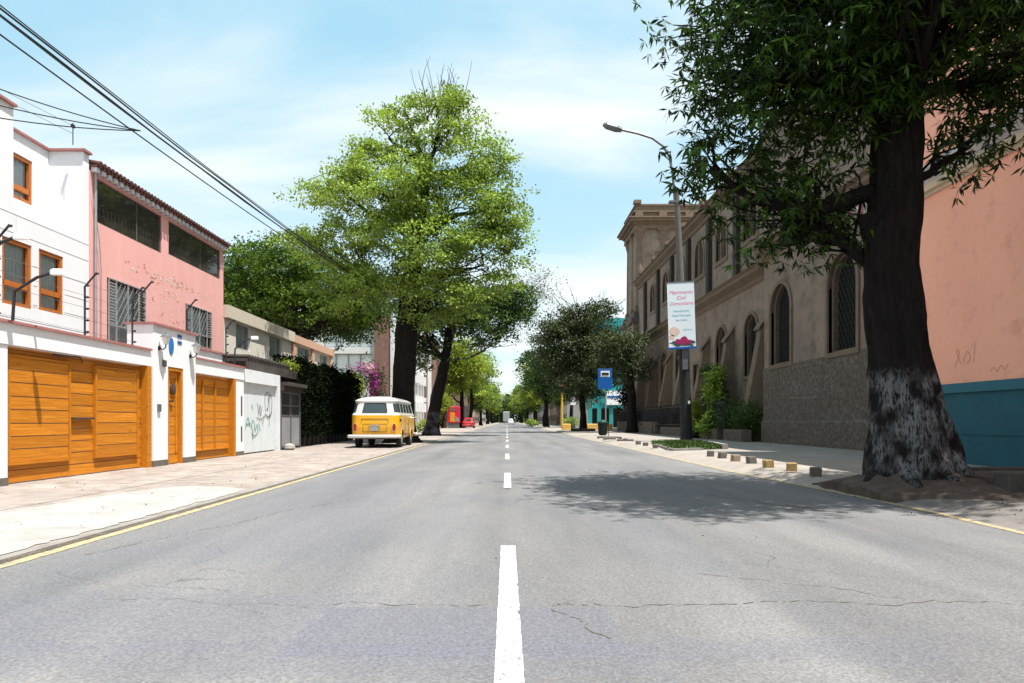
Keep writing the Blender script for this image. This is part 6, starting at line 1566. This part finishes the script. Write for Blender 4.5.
# hedge
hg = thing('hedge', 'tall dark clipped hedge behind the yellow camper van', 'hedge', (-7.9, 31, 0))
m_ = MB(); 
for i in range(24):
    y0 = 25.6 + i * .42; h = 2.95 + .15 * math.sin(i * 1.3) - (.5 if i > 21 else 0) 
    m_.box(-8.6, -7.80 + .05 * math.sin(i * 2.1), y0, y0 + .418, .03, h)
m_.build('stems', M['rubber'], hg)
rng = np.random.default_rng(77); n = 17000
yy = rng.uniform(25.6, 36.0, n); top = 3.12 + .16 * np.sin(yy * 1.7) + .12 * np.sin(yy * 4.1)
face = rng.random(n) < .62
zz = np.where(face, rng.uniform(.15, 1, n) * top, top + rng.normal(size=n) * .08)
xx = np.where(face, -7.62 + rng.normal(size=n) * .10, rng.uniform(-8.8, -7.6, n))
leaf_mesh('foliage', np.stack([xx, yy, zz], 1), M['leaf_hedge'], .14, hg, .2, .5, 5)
def shrub(name, label, lobes, clumps, nper, leaf, crad, mat, seed, cat='shrub', width=.4, droop=0, base=None, flat=.7, stems=True, extra=None, group=None):
    base = base or (lobes[0][0], lobes[0][1], .1); t = thing(name, label, cat, base, group); rng = np.random.default_rng(seed)
    cl, li = lobe_clumps(lobes, clumps, rng, .3); m = MB()
    for c in cl[::4]: m.tube(limb_path((base[0] + rng.normal() * .1, base[1] + rng.normal() * .1, base[2] - .02), c, rng, 4, .08, 0), [.03, .025, .02, .012, .006], 4, caps=False)
    m.build('stems', M['bark1'], t)
    pos, tn = make_leaves(cl, nper, crad, rng, flat); leaf_mesh('foliage', pos, mat, leaf, t, droop, width, seed, tn)
    return t, cl
t, cl = shrub('bougainvillea', 'purple flowering bougainvillea with pale pink tips above the van roof', [(-7.5, 38, 3.4, .8, 1.0, .7), (-7.0, 37.8, 2.7, .4, .6, .8), (-8.1, 38, 3.2, .6, .8, .6)], 90, 26, .16, .2, M['leaf_olive'], 81, 'flowering plant')
rng = np.random.default_rng(82)
p_ = np.array([-7.15, 37.5, 3.0]) + rng.normal(size=(700, 3)) * np.array([.15, .3, .42]); p2_ = np.array([-7.7, 37.3, 3.75]) + rng.normal(size=(260, 3)) * np.array([.4, .3, .16])
leaf_mesh('flowers', np.vstack([p_, p2_]), M['petal'], .11, t, 0, .8, 3)
leaf_mesh('pale_flowers', np.array([-7.35, 37.2, 3.75]) + rng.normal(size=(110, 3)) * np.array([.14, .2, .2]), M['petal_pink'], .11, t, 0, .8, 4)
shrub('garden_shrub', 'yellow-green bush at the far end of the dark hedge', [(-8.4, 36.6, 3.0, .9, .8, .5), (-7.9, 36.4, 2.6, .4, .5, .5)], 90, 30, .14, .18, M['leaf_yellow'], 83)
shrub('garden_shrub', 'small bright plants growing on the carport roof edge', [(-7.9, 25.2, 2.98, .25, .8, .14)], 30, 22, .10, .1, M['leaf_yellow'], 84, base=(-7.9, 25.2, 2.88))
# plants behind the garden wall of the church
shrub('garden_plant', 'tall leafy climbing plant with lit pale leaves before the church', [(10.35, 35.2, 1.0, .5, .5, .5), (10.4, 35.2, 2.2, .4, .5, .6), (10.45, 35.2, 3.2, .35, .4, .45), (9.95, 34.9, .7, .4, .4, .35)], 150, 22, .20, .16, M['leaf_lime'], 91, 'plant', width=.55)
shrub('garden_plant', 'feathery light green cypress-like plant left of the tall leafy plant', [(9.85, 36.6, .9, .28, .28, .7), (9.8, 36.4, 1.7, .22, .22, .45)], 110, 60, .22, .09, M['leaf_yellow'], 92, 'plant', width=.06, droop=.3)
shrub('garden_hedge', 'dark bushy hedge between the leafy plant and chapel corner', [(10.7, 32.0, 1.0, .5, 1.6, .9), (10.7, 33.6, 1.2, .5, 1, 1.0), (10.7, 30.9, 1.1, .5, .9, .9)], 210, 26, .13, .18, M['leaf_mid'], 93, 'hedge')
shrub('garden_plant', 'dark spiky palm-like plant rising above the leafy climbing plant', [(10.7, 36.4, 3.4, .5, .5, .5), (10.7, 36.4, 2.4, .5, .5, .7)], 60, 26, .5, .1, M['leaf_mid'], 94, 'plant', width=.10)
shrub('garden_hedge', 'dark low hedge behind the railing left of the banner pole', [(10.9, 42 + i * 3.4, 1.2, .5, 1.9, .8) for i in range(6)], 260, 24, .16, .22, M['leaf_hedge'], 95, 'hedge', base=(10.9, 50, .1))
shrub('street_shrub', 'low clipped green bush beside the thin white sign post', [(ptx(573, 82), 83, .9, 1.1, .8, .5)], 50, 22, .2, .2, M['leaf_lime'], 96)
shrub('street_shrub', 'low green bush on the right pavement of the far avenue', [(ptx(532, 118), 118, .8, 1.3, 1.0, .6)], 50, 22, .22, .22, M['leaf_lime'], 97)
shrub('street_shrub', 'low flower bed plants left of the grey painted trunk', [(ptx(422, 55), 56, .55, 1.1, .8, .4)], 60, 22, .18, .18, M['leaf_yellow'], 98)
shrub('street_shrub', 'yellow-green bush in front of the brown street wall', [(ptx(441, 90), 92, 3.3, 1.2, 1.2, 1.3), (ptx(436, 90), 92, 1.6, .8, .8, 1.0)], 110, 22, .3, .3, M['leaf_yellow'], 99)
# few fallen leaves in the gutter under the near tree
rng = np.random.default_rng(13); n = 200
fx = np.concatenate([rng.uniform(4.2, 6.2, 90), rng.uniform(-3.4, 3.5, 10), rng.uniform(-7.4, -3.7, 100)]); fy = np.concatenate([rng.uniform(6.3, 12, 90), rng.uniform(5, 14, 10), rng.uniform(6, 24, 100)])
fz = np.where(fx > 4.75, .112, np.where(fx < -3.6, .042, .008))
o = leaf_mesh('fallen_leaves', np.stack([fx, fy, fz], 1), M['stubleaf'] if 'stubleaf' in M else M['leaf_olive'], .035, None, 0, .5, 3); o['kind'] = 'stuff'; o['label'] = 'scattered fallen leaves on the road and pavement near the big tree'

# houses lining the far avenue and the wooded end of the street
cols = [('grey_render', (0.30, 0.28, 0.26)), ('ochre_render', (0.34, 0.26, 0.17)), ('pale_render', (0.40, 0.38, 0.35)), ('brown_render', (0.20, 0.14, 0.11))]
for n_, c_v in cols: M[n_] = pmat(n_, c_v, 0.9, 0.12, 0.8, 0.1, 10)
def far_house(x0, x1, y0, y1, h, mk, label):
    t = thing('row_house', label, 'house', ((x0 + x1) / 2, y0, 0), 'houses lining the far avenue')
    MB().box(x0, x1, y0, y1, 0, h).build('wall', M[mk], t)
    MB().box(x0 - .15, x1 + .15, y0 - .15, y1 + .15, h + .002, h + .3).build('roof', M['stub2'], t)
    xi = x1 if x0 < 0 else x0; sg = 1 if x0 < 0 else -1
    n = int((y1 - y0) / 4)
    for f in range(int(h / 3)):
        for k in range(n):
            ya = y0 + 1 + k * 4; MB().box(min(xi, xi + sg * .03), max(xi, xi + sg * .03), ya, ya + 1.8, 1.0 + f * 3, 2.4 + f * 3).build('window', M['carglass'], t)
spec = [(-26, -11, 156, 178, 6.5, 'pale_render'), (-26, -11.5, 180, 204, 9, 'grey_render'), (-26, -11, 207, 240, 6.5, 'ochre_render'), (-26, -11.5, 243, 290, 9.5, 'brown_render'), (-26, -11, 293, 360, 7, 'grey_render'),
        (11.5, 27, 134, 152, 9, 'pale_render'), (11, 27, 155, 178, 6.5, 'brown_render'), (11.5, 27, 181, 205, 9, 'ochre_render'), (11, 27, 208, 245, 7, 'grey_render'), (11.5, 27, 248, 300, 9.5, 'brown_render'), (11, 27, 303, 360, 7, 'pale_render')]
oo_ = ['nearest', 'second', 'third', 'fourth', 'fifth', 'farthest']
for i, (x0, x1, y0, y1, h, mk) in enumerate(spec):
    sd_ = 'left' if x0 < 0 else 'right'; k = i if x0 < 0 else i - 5
    far_house(x0, x1, y0, y1, h, mk, '%s of the %s street houses half hidden behind the %s avenue trees' % (oo_[k], mk.split('_')[0], sd_))
rng = np.random.default_rng(400); n = 26000
xx = rng.uniform(-70, 70, n); hh = 15 + 4 * np.sin(xx * .35) + 2.5 * np.sin(xx * 1.1 + 2); zz = rng.uniform(0, 1, n) ** .8 * hh; yy = 425 + rng.normal(size=n) * 3
o = leaf_mesh('distant_trees', np.stack([xx, yy, zz], 1), M['leaf_mid'], 1.7, None, 0, .7, 9); o['kind'] = 'stuff'; o['label'] = 'wooded mass closing the far end of the avenue'
